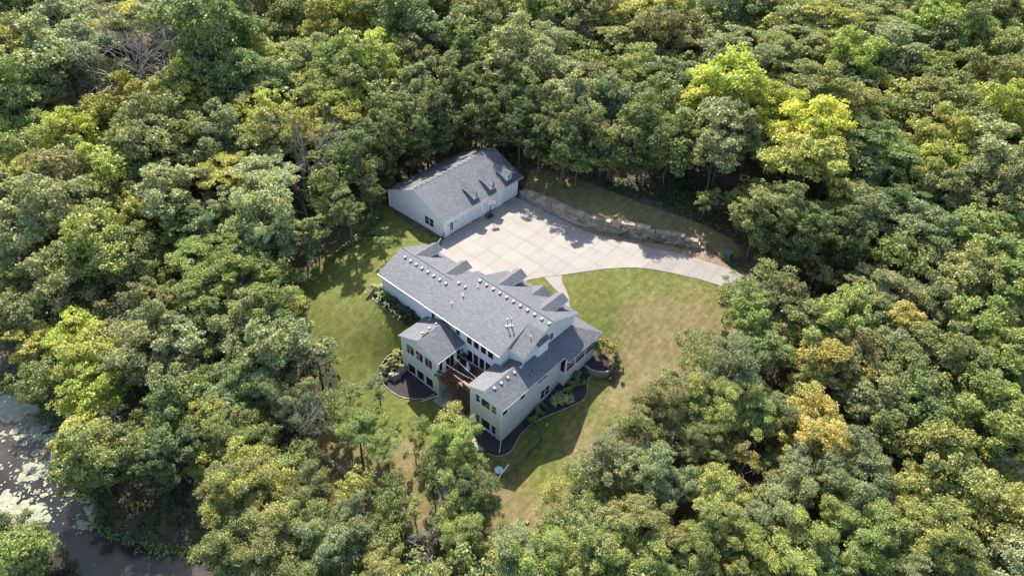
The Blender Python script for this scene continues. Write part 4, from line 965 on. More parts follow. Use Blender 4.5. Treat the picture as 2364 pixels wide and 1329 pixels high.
# ================================================================ TREES
def fast_mesh(name, V, Fq, mats, tri=False):
    me = bpy.data.meshes.new(name); n = len(Fq); k = Fq.shape[1]
    me.vertices.add(len(V)); me.vertices.foreach_set('co', V.astype(np.float32).ravel())
    me.loops.add(n*k); me.loops.foreach_set('vertex_index', Fq.astype(np.int32).ravel())
    me.polygons.add(n); me.polygons.foreach_set('loop_start', np.arange(0, n*k, k, dtype=np.int32)); me.polygons.foreach_set('loop_total', np.full(n, k, dtype=np.int32))
    for m in mats: me.materials.append(m)
    me.update(calc_edges=True); me.validate(); return me
def unit(v): return v/np.maximum(np.linalg.norm(v, axis=-1, keepdims=True), 1e-9)
def leaves(centers, normals, size, rg, spread=.62):
    """kite-shaped leaf clumps; centers (n,3)"""
    n = len(centers); nr = unit(normals+rg.normal(0, spread, (n, 3))); t = unit(np.cross(nr, rg.normal(0, 1, (n, 3)))); b = np.cross(nr, t)
    s = (size*rg.uniform(.55, 1.35, n))[:, None]
    w = rg.uniform(.38, .62, n)[:, None]; lift = rg.uniform(-.25, .25, n)[:, None]
    v = np.stack([centers-t*s*.5, centers-b*s*w*.8+t*s*.05+nr*s*lift, centers+t*s*.6, centers+b*s*w*.8+t*s*.05+nr*s*lift], 1).reshape(-1, 3)
    return v, np.arange(4*n).reshape(n, 4)
def crown_points(rg, kind, nleaf):
    """unit crown: horizontal radius 1, centred on the origin"""
    hr = {'round': 1.0, 'fan': .68, 'tall': 1.8, 'sparse': .8, 'bush': .75}[kind]
    nb = {'round': 23, 'fan': 17, 'tall': 20, 'sparse': 10, 'bush': 7}[kind]
    big = []
    tries = 0
    while len(big) < nb and tries < 900:
        tries += 1
        d = unit(rg.normal(0, 1, 3)); d[2] = abs(d[2])*1.25-.5 if kind != 'tall' else d[2]; d = unit(d); rr = rg.uniform(.34, 1.02)
        if kind == 'tall' and d[2] < -.85: continue
        p = d*rr*np.array([1, 1, hr]); br = rg.uniform(.16, .40) if kind != 'tall' else rg.uniform(.26, .40)
        if all(np.linalg.norm((p-q[0])/np.array([1, 1, max(hr, .7)])) > .30 for q in big): big.append((p, br))
    P = []; Nn = []; limbs = [b[0]-np.array([0, 0, b[1]*.4]) for b in big]
    nsub = {'round': 20, 'fan': 16, 'tall': 15, 'sparse': 9, 'bush': 14}[kind]
    per = max(4, int(nleaf/(len(big)*nsub)))
    fl = {'round': .75, 'fan': .32, 'tall': .85, 'sparse': .6, 'bush': .8}[kind]
    for c, br in big:
        d = unit(rg.normal(0, 1, (nsub, 3))); d[:, 2] = np.where(rg.uniform(0, 1, nsub) < .8, np.abs(d[:, 2]), d[:, 2]); sc_ = c+d*br*rg.uniform(.5, 1.12, (nsub, 1))*np.array([1, 1, fl if kind == 'fan' else .85])
        for s in sc_:
            sr = rg.uniform(.07, .15)*(1.15 if kind == 'sparse' else 1); e = unit(rg.normal(0, 1, (per, 3))); e[:, 2] = np.where(rg.uniform(0, 1, per) < .72, np.abs(e[:, 2]), e[:, 2])
            P.append(s+e*sr*rg.uniform(.55, 1.2, (per, 1))*np.array([1.1, 1.1, fl])); out = unit(s+np.array([0, 0, .3])); Nn.append(unit(e*np.array([1, 1, 1.3])+out*.5+np.array([0, 0, .35])))
    return np.concatenate(P), np.concatenate(Nn), limbs, hr
def tube(mb, pts, r0, r1, n=6):
    pts = [np.array(p, float) for p in pts]; m = len(pts); base = len(mb.v); v = []
    for i, p in enumerate(pts):
        d = unit(pts[min(i+1, m-1)]-pts[max(i-1, 0)]); a = unit(np.cross(d, [.3, .9, .21])); b = np.cross(d, a); r = r0+(r1-r0)*i/(m-1)
        for k in range(n): t = 2*math.pi*k/n; v.append(p+a*math.cos(t)*r+b*math.sin(t)*r)
    mb.add(v, [(i*n+k, i*n+(k+1) % n, (i+1)*n+(k+1) % n, (i+1)*n+k) for i in range(m-1) for k in range(n)])
def curve(a, b, rg, n=5, wob=.08):
    a = np.array(a, float); b = np.array(b, float); o = rg.normal(0, wob, 3)*np.linalg.norm(b-a); return [a+(b-a)*t+o*math.sin(math.pi*t) for t in np.linspace(0, 1, n)]
BASEZ = {'round': -1.85, 'fan': -1.9, 'tall': -2.45, 'sparse': -1.55, 'bush': -.6}
def make_tree(kind, seed, nleaf, lsize, mat=None):
    rg = np.random.default_rng(seed); P, Nn, limbs, hr = crown_points(rg, kind, nleaf)
    V, Fq = leaves(P, Nn, lsize, rg); cm = fast_mesh('crown', V, Fq, [mat or LEAF])
    mb = MB(); bz = BASEZ[kind]; lean = rg.normal(0, .07, 2); fork = np.array([lean[0], lean[1], -hr*.55]) if kind != 'bush' else np.array([0, 0, -.5])
    tr = .062 if kind != 'tall' else .07
    top = np.array([lean[0]*1.6, lean[1]*1.6, hr*.5])
    trunk = curve((0, 0, bz), fork, rg, 6, .04); tube(mb, trunk, tr, tr*.62, 7); up = curve(fork, top, rg, 6, .07); tube(mb, up, tr*.62, tr*.15, 6)
    for i, l in enumerate(limbs):
        st = up[min(int(max(0, (l[2]-fork[2])*.5/(top[2]-fork[2]))*5), 3)] if l[2] > fork[2] else fork
        tube(mb, curve(st, l, rg, 5, .10), tr*.34, tr*.08, 5)
    tm = mb.me('trunk', [BARK], True)
    return cm, tm
def make_bare(seed, spread=.62, depth=5):
    rg = np.random.default_rng(seed); mb = MB()
    def grow(p, d, L, r, k):
        q = p+d*L; mid = (p+q)/2+rg.normal(0, .06*L, 3); tube(mb, [p, mid, q], r, r*.62, 5 if k > 2 else 3)
        if k == 0: return
        for _ in range(3 if k > 1 else 4):
            e = unit(d+rg.normal(0, .52*spread, 3)+np.array([0, 0, .05])); grow(q if rg.uniform() < .6 else mid, e, L*rg.uniform(.58, .86), r*.56, k-1)
    grow(np.array([0, 0, -2.0]), unit(np.array([.05, .02, 1.0])), 1.15, .06, depth)
    return mb.me('branches', [BARK_G], True)
PROTO = {}
for kind, cnt, nl, ls, m_ in (('round', 11, 15000, .062, None), ('fan', 6, 14000, .055, None), ('tall', 6, 16000, .062, None), ('sparse', 4, 3600, .082, None), ('bush', 4, 5500, .085, None)):
    PROTO[kind] = [make_tree(kind, 100+37*i+hash(kind[0]) % 1 + len(kind)*11, nl, ls, m_) for i in range(cnt)]
PROTO_FINE = {k: [make_tree(k, 900+i*13+len(k), n, l) for i in range(3)] for k, n, l in (('round', 28000, .043), ('fan', 24000, .038), ('sparse', 7500, .055))}
BARE = [make_bare(5), make_bare(8, 1.3), make_bare(12, .8)]

COL = {'g': (0.235,0.276,0.107), 'd': (0.160,0.195,0.083), 'l': (0.278,0.330,0.111), 'L': (0.334,0.401,0.102), 'y': (0.387,0.387,0.120), 'Y': (0.483,0.508,0.112), 'o': (0.287,0.294,0.124),
       's': (0.273,0.308,0.161), 'p': (0.341,0.370,0.205), 'b': (0.281,0.262,0.131), 'r': (0.382,0.337,0.126), 'u': (0.196,0.253,0.105)}
COL2 = dict(COL, y=(0.350,0.358,0.126), Y=(0.462,0.417,0.144), L=(0.314,0.369,0.112))
WORD = {'g': 'mid green', 'd': 'dark green', 'l': 'fresh green', 'L': 'bright lime green', 'y': 'yellow-green', 'Y': 'golden yellow', 'o': 'olive green', 's': 'grey-green', 'p': 'pale silvery green', 'b': 'brownish', 'r': 'orange-tinged', 'u': 'deep blue-green'}
KIND = {'R': 'round', 'F': 'fan', 'T': 'tall', 'S': 'sparse', 'X': 'bare', 'B': 'bush'}
TREES = []
def add(o, s, txt):
    for tok in txt.split():
        x, y, r, c = tok.split(',')[:4]; k = 'R'
        if len(c) > 1: c, k = c[0], c[1]
        TREES.append([o[0]+float(x)/s, o[1]+float(y)/s, float(r)/s, c, KIND[k]])
q3 = 2.954
# top left of the picture
add((0,0), q3, "60,90,130,d 60,400,110,yR 110,600,170,g 300,60,140,o 480,200,150,s 430,380,190,s 220,380,140,o 560,50,140,oF 800,60,140,oF 850,170,150,yF 1010,60,120,LR 1130,130,120,lF 740,290,95,y 1270,60,140,g 1560,60,150,s 1440,350,210,u 1560,180,170,s 1330,170,110,g 1850,90,140,o 2050,110,120,g 2060,255,100,Y 1880,300,105,L 1850,430,120,y 2090,390,130,s 2280,130,140,y 2310,500,140,l 2150,530,120,y 1690,560,150,u 1960,560,120,s 1400,600,140,g 1240,670,150,y 1440,720,110,Y 1130,760,130,y 1000,880,160,o 820,730,140,y 640,850,120,bS 400,800,140,bS 160,930,120,LR 290,980,120,g 100,1060,130,g 520,970,130,Y 480,1080,130,y 780,1080,110,L 760,1180,150,L 930,1130,140,g 1110,980,170,o 1500,950,140,s 1700,680,140,oF 1800,820,150,Y 1800,960,150,o 2110,690,130,y 2280,790,120,y 2050,930,130,y 1690,1010,110,s 2060,1130,140,bX 1780,1230,170,pF 1350,1240,130,bF 1560,1190,140,yF 1120,1290,95,p 60,1250,110,Y 200,1220,120,y 500,1230,140,b 330,1150,110,o 950,420,150,bX 800,560,130,bX 1120,330,110,bX 330,250,110,g 680,560,90,o 1240,900,140,g 1280,1060,120,d 1000,700,60,d 60,760,120,g 560,330,110,s 2200,960,100,y 1230,240,90,g 650,350,110,d 130,210,110,g")
# top middle
add((780,0), q3, "100,140,110,Y 20,240,85,o 300,70,140,g 560,60,140,g 460,190,150,u 640,260,130,s 230,250,95,Y 110,320,100,o 300,370,120,Y 430,320,100,y 200,480,150,l 440,490,110,l 330,640,85,y 110,610,150,g 240,790,120,g 60,760,120,Y 140,860,110,y 100,1000,120,d 250,960,110,d 700,300,100,L 560,420,110,b 820,60,110,o 1000,110,140,o 1160,110,110,L 1290,70,75,p 950,230,130,g 1060,290,120,g 820,260,110,g 900,380,110,g 960,440,100,l 1240,390,170,p 1390,330,120,p 1430,480,120,s 1450,80,140,g 1620,190,110,b 1540,390,85,y 1700,80,120,o 1780,270,85,pS 1880,310,90,sS 1770,400,75,L 1660,500,130,bF 1610,680,150,p 1760,700,110,s 1830,120,120,o 1960,240,130,oF 2040,80,140,yF 2150,240,130,b 2270,70,130,y 2310,290,110,bS 2260,360,85,s 1930,480,95,g 2090,490,120,l 2250,550,120,s 2340,480,85,g 1890,690,120,s 2060,620,110,g 2190,730,140,g 2090,900,160,g 2300,900,130,g 1970,1060,130,g 2110,1160,150,g 2300,1190,120,d 560,640,110,sT 600,830,105,gT 760,560,110,sT 850,660,95,gT 1000,640,95,gT 700,900,100,dT 860,880,95,dT 1000,820,95,dT 1120,790,95,dT 1110,600,100,gT 1250,680,90,gT 1240,880,95,dT 1350,760,100,dT 1380,940,95,dT 1490,860,100,dT 1560,990,85,dT 1600,900,100,dT 1730,920,100,dT 1690,930,75,lF 1630,1080,80,lF 440,860,95,gT 1820,950,100,lT 1850,1150,100,gT 540,1020,80,dT 300,1110,90,dT")
# top right
add((1564,0), q3, "50,60,95,y 160,130,65,L 430,120,110,g 290,90,110,s 620,60,120,o 900,20,110,d 1120,60,110,pF 1000,150,140,yF 820,130,130,oF 60,290,120,b 230,220,90,s 380,320,165,pF 480,450,85,L 330,530,120,g 480,570,100,g 60,560,120,s 600,220,75,y 700,260,100,o 860,280,120,pF 1020,250,95,Y 1190,240,75,d 680,390,120,o 900,400,110,o 1310,60,75,L 1330,180,120,oF 1600,70,130,o 1700,160,130,L 1860,170,120,L 1850,290,130,g 2080,80,150,o 2280,120,140,o 2290,290,120,l 2100,340,140,l 1520,270,120,pF 1500,400,130,s 1350,420,110,L 1200,420,130,L 1180,560,100,l 950,570,170,oF 720,640,130,dF 320,640,165,Y 170,710,140,Y 540,730,150,Y 330,900,165,p 250,1080,150,s 480,980,110,s 60,860,110,g 780,830,130,Y 900,890,170,Y 830,1080,180,y 1050,1130,110,y 1060,1290,55,y 1250,950,150,uF 1400,1030,150,uF 1150,730,130,o 1290,760,110,g 1450,800,100,L 1540,610,100,b 1560,730,100,b 1740,740,130,o 1850,600,130,g 2080,600,140,o 2290,640,120,o 2110,790,130,Y 2290,840,120,Y 1860,850,120,g 1750,990,130,y 1930,1010,130,y 1650,1150,130,y 1840,1140,130,Y 2200,1090,160,p 2060,1220,130,s 2300,1260,120,s 1290,1190,110,s 1450,1230,100,s 1600,1290,100,s 1660,460,120,l 2200,470,120,o 1980,450,90,d 620,950,100,y 1750,620,80,g")
# middle left
add((0,430), q3, "60,130,120,b 80,310,90,y 350,80,130,y 290,250,170,p 440,170,100,p 640,150,120,o 860,90,130,y 770,270,140,y 1150,110,150,p 1240,330,95,s 680,470,165,l 880,500,140,g 1080,440,100,l 1060,260,80,Y 1440,270,110,s 1560,270,75,L 1700,50,130,p 1800,220,165,p 1900,370,110,s 1350,470,130,lF 1420,620,160,lF 1600,470,150,lF 1640,640,150,lF 1860,590,120,l 1320,770,100,l 150,470,120,s 190,620,110,g 430,670,140,p 220,900,120,s 590,880,75,y 880,880,130,b 1060,800,110,o 1130,1000,140,s 1000,1140,150,p 1260,1070,120,p 280,1080,110,y 560,1050,120,Y 620,1200,140,y 820,1230,120,l 1190,1260,130,s 1490,920,110,g 1650,970,150,s 1850,900,140,g 1960,800,110,o 1900,1110,170,s 2160,1170,140,sS 1640,1190,130,g 60,650,80,b 90,800,95,g 850,640,100,d 920,730,90,o 2150,330,90,gS 2230,150,80,dS 700,900,60,bX 1560,760,75,bX 330,480,90,s 50,950,110,g 400,880,100,g 1040,640,90,g 1100,560,70,s 2030,620,60,l 1430,1120,90,d 2080,100,75,bX")
# lower left
add((0,860), 2.833, "640,120,130,L 500,170,90,b 540,420,130,y 800,560,120,d 600,570,140,g 520,700,95,g 900,360,95,g 1060,380,100,y 940,560,110,g 1180,150,140,g 1240,340,100,d 1450,320,120,y 1540,140,130,s 1480,560,100,Y 1600,430,130,g 1560,720,150,o 1560,980,140,y 1600,1180,140,g 110,1200,115,l 240,1190,80,l 60,1100,110,s 1150,500,110,dT 1020,600,90,dT 300,60,100,d 190,90,80,d 860,280,80,bX 1320,150,90,g 1330,640,80,d 1400,60,100,g")
# lower middle
add((500,879), q3, "150,70,130,g 100,370,130,g 380,90,120,s 560,160,140,s 650,270,110,g 860,130,120,s 800,240,80,d 1100,60,90,sS 960,330,140,lFR 1060,250,110,lF 1150,390,130,lF 900,420,70,gF 500,330,150,bX 200,690,170,y 440,560,120,g 600,520,110,g 620,740,140,o 330,900,170,o 560,960,140,g 150,1080,150,g 440,1150,160,o 760,1130,150,s 920,990,130,s 1000,820,120,dS 950,730,120,o 1180,830,100,d 1200,960,100,d 1200,700,90,d 1590,250,85,pR 1390,330,78,u 1625,430,128,l 1530,570,105,L 1740,600,85,L 1620,650,110,g 1780,760,120,d 1830,880,95,d 1480,700,95,dS 1350,470,65,sS 1640,950,120,l 1700,1080,120,l 1340,870,90,oS 1480,1000,110,bX 1470,1160,110,bX 1850,1150,80,bS 650,1250,150,g 350,1280,140,o 1120,1120,100,g 850,1290,100,d 1120,1290,110,o 1550,1290,90,bS 2050,1130,120,o 2190,1240,150,l 2000,1270,110,o")
# lower right, left half
add((1164,879), q3, "60,1190,140,s 350,760,100,o 330,1000,120,l 240,1180,130,l 540,900,120,g 700,550,130,s 610,660,100,s 850,600,120,s 1010,620,130,s 1150,720,120,s 800,350,90,dR 1000,290,130,o 1170,360,120,yS 1080,180,130,b 1260,90,120,b 1110,60,120,s 1400,170,140,l 1560,130,130,g 1700,270,120,l 1340,450,110,o 1610,580,130,rS 1430,770,130,y 690,1070,160,o 940,960,140,o 600,1220,150,l 880,1220,150,l 1090,1070,120,o 1450,1010,130,y 1350,1160,120,g 1650,950,120,s 1700,1160,120,l 1150,1270,120,l 430,1280,110,o 780,880,75,L 960,760,60,L 1540,1220,110,y 250,1310,80,s 960,180,90,s 700,780,80,d 460,620,70,l")
# lower right, right half
add((1764,879), q3, "50,220,120,s 300,80,110,y 350,290,160,Y 210,470,100,y 700,110,130,s 800,280,120,g 1000,160,140,g 870,390,80,g 1450,150,130,l 1620,220,130,l 1650,430,140,l 1430,390,110,l 290,620,140,s 600,530,130,s 650,720,150,s 1120,520,160,y 1270,620,130,y 1040,760,120,y 1400,790,150,y 1620,700,100,y 130,850,150,s 840,860,110,y 530,910,130,l 700,1050,140,l 200,1150,160,l 470,1230,120,g 1150,1060,150,y 960,1180,110,g 1600,1010,140,y 1450,1150,130,o 1680,1270,140,pR 950,1290,110,s 1230,1260,120,l 780,570,60,d 1250,420,90,g 60,560,70,d 1700,900,110,y")
# middle right
add((1564,430), q3, "190,90,80,gS 380,110,80,gS 560,200,100,dT 760,210,110,gT 930,260,100,dT 1080,120,100,yT 1250,160,130,s 1160,340,110,dT 700,420,90,dT 880,430,90,dT 1000,450,80,dT 640,650,130,lR 390,700,95,g 340,800,80,oS 500,930,120,l 790,850,120,L 800,980,100,d 1270,500,110,ySR 980,640,90,bS 1180,610,80,bS 1400,680,130,pF 1540,740,110,bF 1140,900,140,l 1310,890,110,s 1560,960,120,Y 1750,810,120,s 1880,880,80,s 1650,320,130,s 1500,110,130,uF 1640,150,120,uF 1480,440,75,l 1850,80,120,o 2080,90,130,o 2290,100,120,o 2290,260,110,o 2050,400,150,l 2250,510,130,l 1930,600,140,o 2150,680,140,l 2010,950,130,l 2230,980,110,g 2150,1120,140,l 980,1160,140,Y 1150,1280,110,Y 400,1230,150,s 150,1180,110,s 1540,1100,120,s 1760,1150,140,o 1950,1240,130,g 2280,1260,110,l 50,1050,85,g 200,1060,70,g 620,1150,90,o 1760,500,110,g 1380,1080,110,s 2300,800,90,d")
add((0,0), 1, "1372,345,28,gT  1475,375,26,dS 1335,372,28,lF 1545,368,34,gS 1760,490,42,gT 1830,530,40,dT 1300,345,34,dT 1500,400,40,gT 1420,370,38,gT 1800,700,46,b 1850,735,50,o 1905,775,52,l 1960,820,48,b 2090,890,46,g 2020,870,40,o 2260,985,52,l 1712,690,42,l 1735,740,48,l 1765,795,48,g 884,560,22,gS 742,520,40,gS 700,560,36,dS 800,480,34,gT 850,440,30,dT 760,440,36,gT 880,400,26,dT")
add((0,0), 1, "332,165,62,bX 372,118,52,bX 290,190,50,bX 705,375,46,bX 600,870,34,bX")
HT = {'round': 2.9, 'fan': 2.75, 'tall': 4.2, 'sparse': 2.75, 'bare': 3.4, 'bush': 1.3}
YARD = [tuple(p) for p in lawn]
KEEP = [[(44,35),(58,35),(60.5,32),(60.5,45),(55,49),(55,63),(44,63),(44,53),(39,53),(39,33),(44,33)], [(58.5,63),(79,63),(79,78.5),(58.5,78.5)]]
placed = []
region_names = [
 (lambda x, y: y < 200 and x < 420, 'at the top left corner'), (lambda x, y: y < 150 and x < 900, 'along the top edge, left part'),
 (lambda x, y: y < 150 and x < 1500, 'along the top edge, middle part'), (lambda x, y: y < 150 and x < 1950, 'along the top edge, right part'),
 (lambda x, y: y < 200, 'at the top right corner'), (lambda x, y: y < 420 and x < 300, 'on the upper left edge'), (lambda x, y: y < 420 and x < 620, 'in the upper left woods'),
 (lambda x, y: y < 420 and x < 930, 'in the woods left of the garage'), (lambda x, y: y < 420 and x < 1250, 'directly behind the detached garage'),
 (lambda x, y: y < 560 and x < 1650 and x > 1250, 'above the retaining wall'), (lambda x, y: y < 420 and x < 2000, 'in the upper right woods'),
 (lambda x, y: y < 420, 'on the upper right edge'), (lambda x, y: y < 640 and x < 300, 'on the middle left edge'), (lambda x, y: y < 640 and x < 900 and x > 640, 'beside the left lawn fence'), (lambda x, y: y < 640 and x < 900, 'in the left woods'),
 (lambda x, y: y < 860 and x < 420, 'on the slope above the pond'), (lambda x, y: y < 900 and x < 900, 'in the woods left of the house'), (lambda x, y: x < 300, 'on the pond shore'),
 (lambda x, y: x < 640 and y > 860, 'in the lower left woods'), (lambda x, y: x < 940 and y > 860, 'around the lower wooden fence'), (lambda x, y: x < 1190 and y > 860, 'on the lawn below the deck'),
 (lambda x, y: y < 760 and x < 2000 and x > 1400, 'beside the far driveway end'), (lambda x, y: y < 760, 'in the right woods'),
 (lambda x, y: y < 1000 and x < 1800, 'right of the dry lawn'), (lambda x, y: y < 1000, 'on the right edge'), (lambda x, y: x < 1500, 'in the woods below the dry lawn'),
 (lambda x, y: x < 1850, 'in the lower right woods'), (lambda x, y: True, 'in the bottom right corner')]
rt = random.Random(3)
info = []
for (px, py, rp, c, kind) in TREES:
    rr0 = 5.0; z0 = -2.0
    up = 12
    for _ in range(8):
        p = at(px, py, z0+up); D = float(np.linalg.norm(p-CAM)); rm = min(max(rp*D/FOC*1.27, 1.6), 9.5); kk = {'tall': 2.45, 'bare': 1.6}.get(kind, abs(BASEZ.get(kind, -2)))
        if kind == 'bush': kk = .5
        up = rm*kk; z0 += .8*(tz(p[0], p[1])-z0)
    p = at(px, py, z0+up)
    x, y = p[0], p[1]
    # keep trunks off the buildings: lower/raise the tree along the line of sight if needed
    for K_ in KEEP:
        if inside(K_, np.array([x]), np.array([y]))[0] or edge_dist(K_, np.array([x]), np.array([y]))[0] < 1.2:
            up2 = up
            for _ in range(30):
                up2 *= .93; p = at(px, py, z0+up2)
                if not inside(K_, np.array([p[0]]), np.array([p[1]]))[0] and edge_dist(K_, np.array([p[0]]), np.array([p[1]]))[0] > 1.2: break
            x, y = p[0], p[1]; z0 = tz(x, y); up = up2
            if up2 < rm*.9: kind = None; break
    if kind is None: print('skip', px, py); continue
    wd_ = wall_sd(np.array([x]), np.array([y]))[0][0]
    if kind != 'sparse' and wd_ < 11 and y < 56 and x < 95 and px < 1660:
        k_ = max(0, 10.5-wd_)+.5; x += .45*k_; y += .9*k_*.6; x += .4*k_; z0 = tz(x, y); rm *= .82; up = min(up, rm*2.1)
    dl = edge_dist(lawn, np.array([x]), np.array([y]))[0]; inl = inside(lawn, np.array([x]), np.array([y]))[0]
    if (inl or dl < rm*.9) and not (980 < px < 1260 and py > 880): rm *= .84
    info.append(dict(x=x, y=y, z=z0, up=up, r=rm, c=c, kind=kind, px=px, py=py, D=D))
for x, y, r, c in ((62.5,80.6,3.3,'d'),(68.5,81.2,3.4,'g'),(75.0,80.8,3.2,'d'),(56.5,79.5,3.0,'d')):
    px, py = to_px((x, y, 9.5)); info.append(dict(x=x, y=y, z=tz(x, y), up=9.6, r=r, c=c, kind='tall', px=float(px), py=float(py), D=float(np.linalg.norm(np.array([x, y, 9])-CAM))))
for n_, f in enumerate(info):
    for fn, nm in region_names:
        if fn(f['px'], f['py']): f['reg'] = nm; break
KW = {'round': 'broadleaf tree', 'fan': 'feathery tree', 'tall': 'tall leafy tree', 'sparse': 'thin airy tree', 'bare': 'leafless tree', 'bush': 'bush'}
groups = {}
for f in info: groups.setdefault((f['c'] if f['kind'] != 'bare' else 'b', f['kind'], f['reg']), []).append(f)
ORD = ['leftmost', 'second from the left', 'third from the left', 'fourth from the left', 'fifth from the left', 'sixth from the left', 'seventh from the left', 'eighth from the left', 'ninth from the left', 'tenth from the left', 'eleventh from the left', 'twelfth from the left']
for (c, kd, reg), L in groups.items():
    L.sort(key=lambda f: f['px']); base = ('bare grey' if kd == 'bare' else WORD[c])+' '+KW[kd]+' '+reg
    for i, f in enumerate(L):
        if len(L) == 1: f['label'] = base
        elif len(L) == 2: f['label'] = base+', '+('left' if i == 0 else 'right')+' of two'
        elif i == len(L)-1: f['label'] = base+', rightmost of these'
        else: f['label'] = base+', '+ORD[min(i, 11)]
for f in info: assert len(f['label'].replace(',', ' ').split()) <= 16, f['label']
print('TREES', len(info), 'fill', 0)
info.sort(key=lambda f: -f['r']/f['D'])
nbl = 0; first = []; rest = []
for f in info:
    nbl += f['kind'] == 'round'
    (rest if f['kind'] == 'round' and nbl > 298 else first).append(f)
print('THINGS', len(first), 'REST', len(rest))
GN = {'round': 'broadleaf trees of the surrounding woods', 'fan': 'feathery trees of the surrounding woods', 'tall': 'tall trees along the clearing', 'sparse': 'thin airy trees', 'bare': 'leafless trees', 'bush': 'bushes'}
NM = {'round': 'broadleaf_tree', 'fan': 'feathery_tree', 'tall': 'tall_tree', 'sparse': 'airy_tree', 'bare': 'dead_tree', 'bush': 'bush'}
def tint(c, r=rt, low=False):
    a = (COL2 if low else COL)[c]; k = r.uniform(.84, 1.18); w = r.uniform(-.06, .06)
    return (min(1, a[0]*k*(1+w)), min(1, a[1]*k), min(1, a[2]*k*(1-w)), 1)
def place(f):
    kind = f['kind']; r = f['r']
    t = thing(NM[kind], (f['x'], f['y'], f['z']), f['label'], 'tree', GN[kind])
    rz = rt.uniform(0, 6.28); s = r
    if kind == 'bare':
        o = obj('branches', rt.choice(BARE), t, (0, 0, 0), (0, 0, rz), rel=True); o.scale = (s*1.1,)*3; o.location.z = 2.0*s*1.1-.2; return t
    pool = PROTO_FINE.get(kind, PROTO[kind]) if f['D'] < 92 and kind in PROTO_FINE else PROTO[kind]
    cm, tm = rt.choice(pool); sx = rt.uniform(.86, 1.16)
    o = obj('crown', cm, t, (0, 0, f['up']), (0, 0, rz), rel=True); o.scale = (s*sx, s/sx, s*rt.uniform(.88, 1.2)); o.color = tint(f['c'], low=(f['py'] > 560 and f['px'] > 1250))
    q_ = obj('trunk', tm, t, (0, 0, f['up']), (0, 0, rz), rel=True)
    q_.scale = (s, s, (f['up']+.3)/abs(BASEZ[kind]))
    return t
for f in first: place(f)
# ---- the trees that show smallest, and the canopy beyond the frame, as one mass
def merged(name, items, lab, cat, np_leaf, ls, bins):
    Vs = {b: [] for b in bins}
    rg = np.random.default_rng(77)
    base = []
    for k in range(8):
        P, Nn, limbs, hr = crown_points(rg, 'round', np_leaf); base.append(leaves(P, Nn, ls, rg)[0])
    for k, (x, y, z, r, c) in enumerate(items):
        t = rg.uniform(0, 6.28); V = base[k % 8]; V = np.stack([V[:,0]*math.cos(t)-V[:,1]*math.sin(t), V[:,0]*math.sin(t)+V[:,1]*math.cos(t), V[:,2]*rg.uniform(.8, 1.2)], -1)
        Vs[c].append(V*r+np.array([x, y, z]))
    for c, L in Vs.items():
        if not L: continue
        V = np.concatenate(L); me = fast_mesh(name, V, np.arange(len(V)).reshape(-1, 4), [LEAF]); o = obj(name, me, kind='stuff', label=lab[c], cat=cat); o.color = (*COL[c], 1)
items = [(f['x'], f['y'], f['z']+f['up'], f['r'], 'g' if f['c'] in 'gdlLsu' else 'y') for f in rest]
ro = random.Random(12); occ = [(f['x'], f['y'], f['r']) for f in info]
def free(x, y, d):
    return all((x-a)**2+(y-b)**2 > (d+c*.45)**2 for a, b, c in occ)
def open_ground(x, y):
    X = np.array([x]); Y = np.array([y])
    for K_ in KEEP:
        if inside(K_, X, Y)[0] or edge_dist(K_, X, Y)[0] < 4.5: return False
    if inside(lawn, X, Y)[0] or edge_dist(lawn, X, Y)[0] < 4: return False
    if inside(drive, X, Y)[0] or edge_dist(drive, X, Y)[0] < 4.5: return False
    if inside(pond, X, Y)[0] or edge_dist(pond, X, Y)[0] < 3: return False
    if inside(upper_poly, X, Y)[0] or edge_dist(upper_poly, X, Y)[0] < 4: return False
    return True
for _ in range(5200):
    x = ro.uniform(-25, 250); y = ro.uniform(-50, 245)
    px, py = to_px((x, y, 8)); q_ = (np.array([x, y, 8])-CAM)@AX_F
    if q_ < 10 or px < -90 or px > PW+90 or py < -200 or py > PH+150: continue
    if px < 560 and py > 880: continue
    if not free(x, y, 2.6) or not open_ground(x, y): continue
    r = ro.uniform(3.0, 4.6); occ.append((x, y, r)); items.append((x, y, tz(x, y)+r*ro.uniform(1.2, 1.9), r, ro.choice('ggggyg')))
print('FILL', len(items))
_near = [i for i in items if math.hypot(i[0], i[1], i[2]-65) < 115]; _far = [i for i in items if math.hypot(i[0], i[1], i[2]-65) >= 115]
print('NEAR', len(_near), len(_far))
for items_, nl_, ls_ in ((_near, 3600, .078), (_far, 1100, .125)): merged('woodland_canopy', items_, {'g': 'green canopy of the woods filling in between the nearer trees', 'y': 'yellowish canopy of the woods filling in between the nearer trees'}, 'woodland', nl_, ls_, 'gy')
# ---- undergrowth on the forest floor
rg = np.random.default_rng(4); P = []; 
X = rg.uniform(-15, 150, 60000); Y = rg.uniform(-30, 150, 60000)
q_ = (np.stack([X, Y, 0*X], -1)-CAM)@AX_F; pxs = CX+FOC*((np.stack([X, Y, 0*X], -1)-CAM)@AX_R)/q_; pys = CY+FOC*((np.stack([X, Y, 0*X], -1)-CAM)@AX_D)/q_
m = (q_ > 10) & (pxs > -100) & (pxs < PW+100) & (pys > -60) & (pys < PH+120)
m &= ~inside(lawn, X, Y) & ~inside(drive, X, Y) & (edge_dist(drive, X, Y) > 1.5) & ~inside(pond, X, Y) & ~inside(upper_poly, X, Y)
for K_ in KEEP: m &= ~inside(K_, X, Y) & (edge_dist(K_, X, Y) > .6)
X, Y = X[m], Y[m]; dn = np.sin(X*.21+1.3)*np.cos(Y*.17)+.6*np.sin(X*.5+Y*.4); m = dn+rg.normal(0, .5, len(X)) > -.3; X, Y = X[m], Y[m]
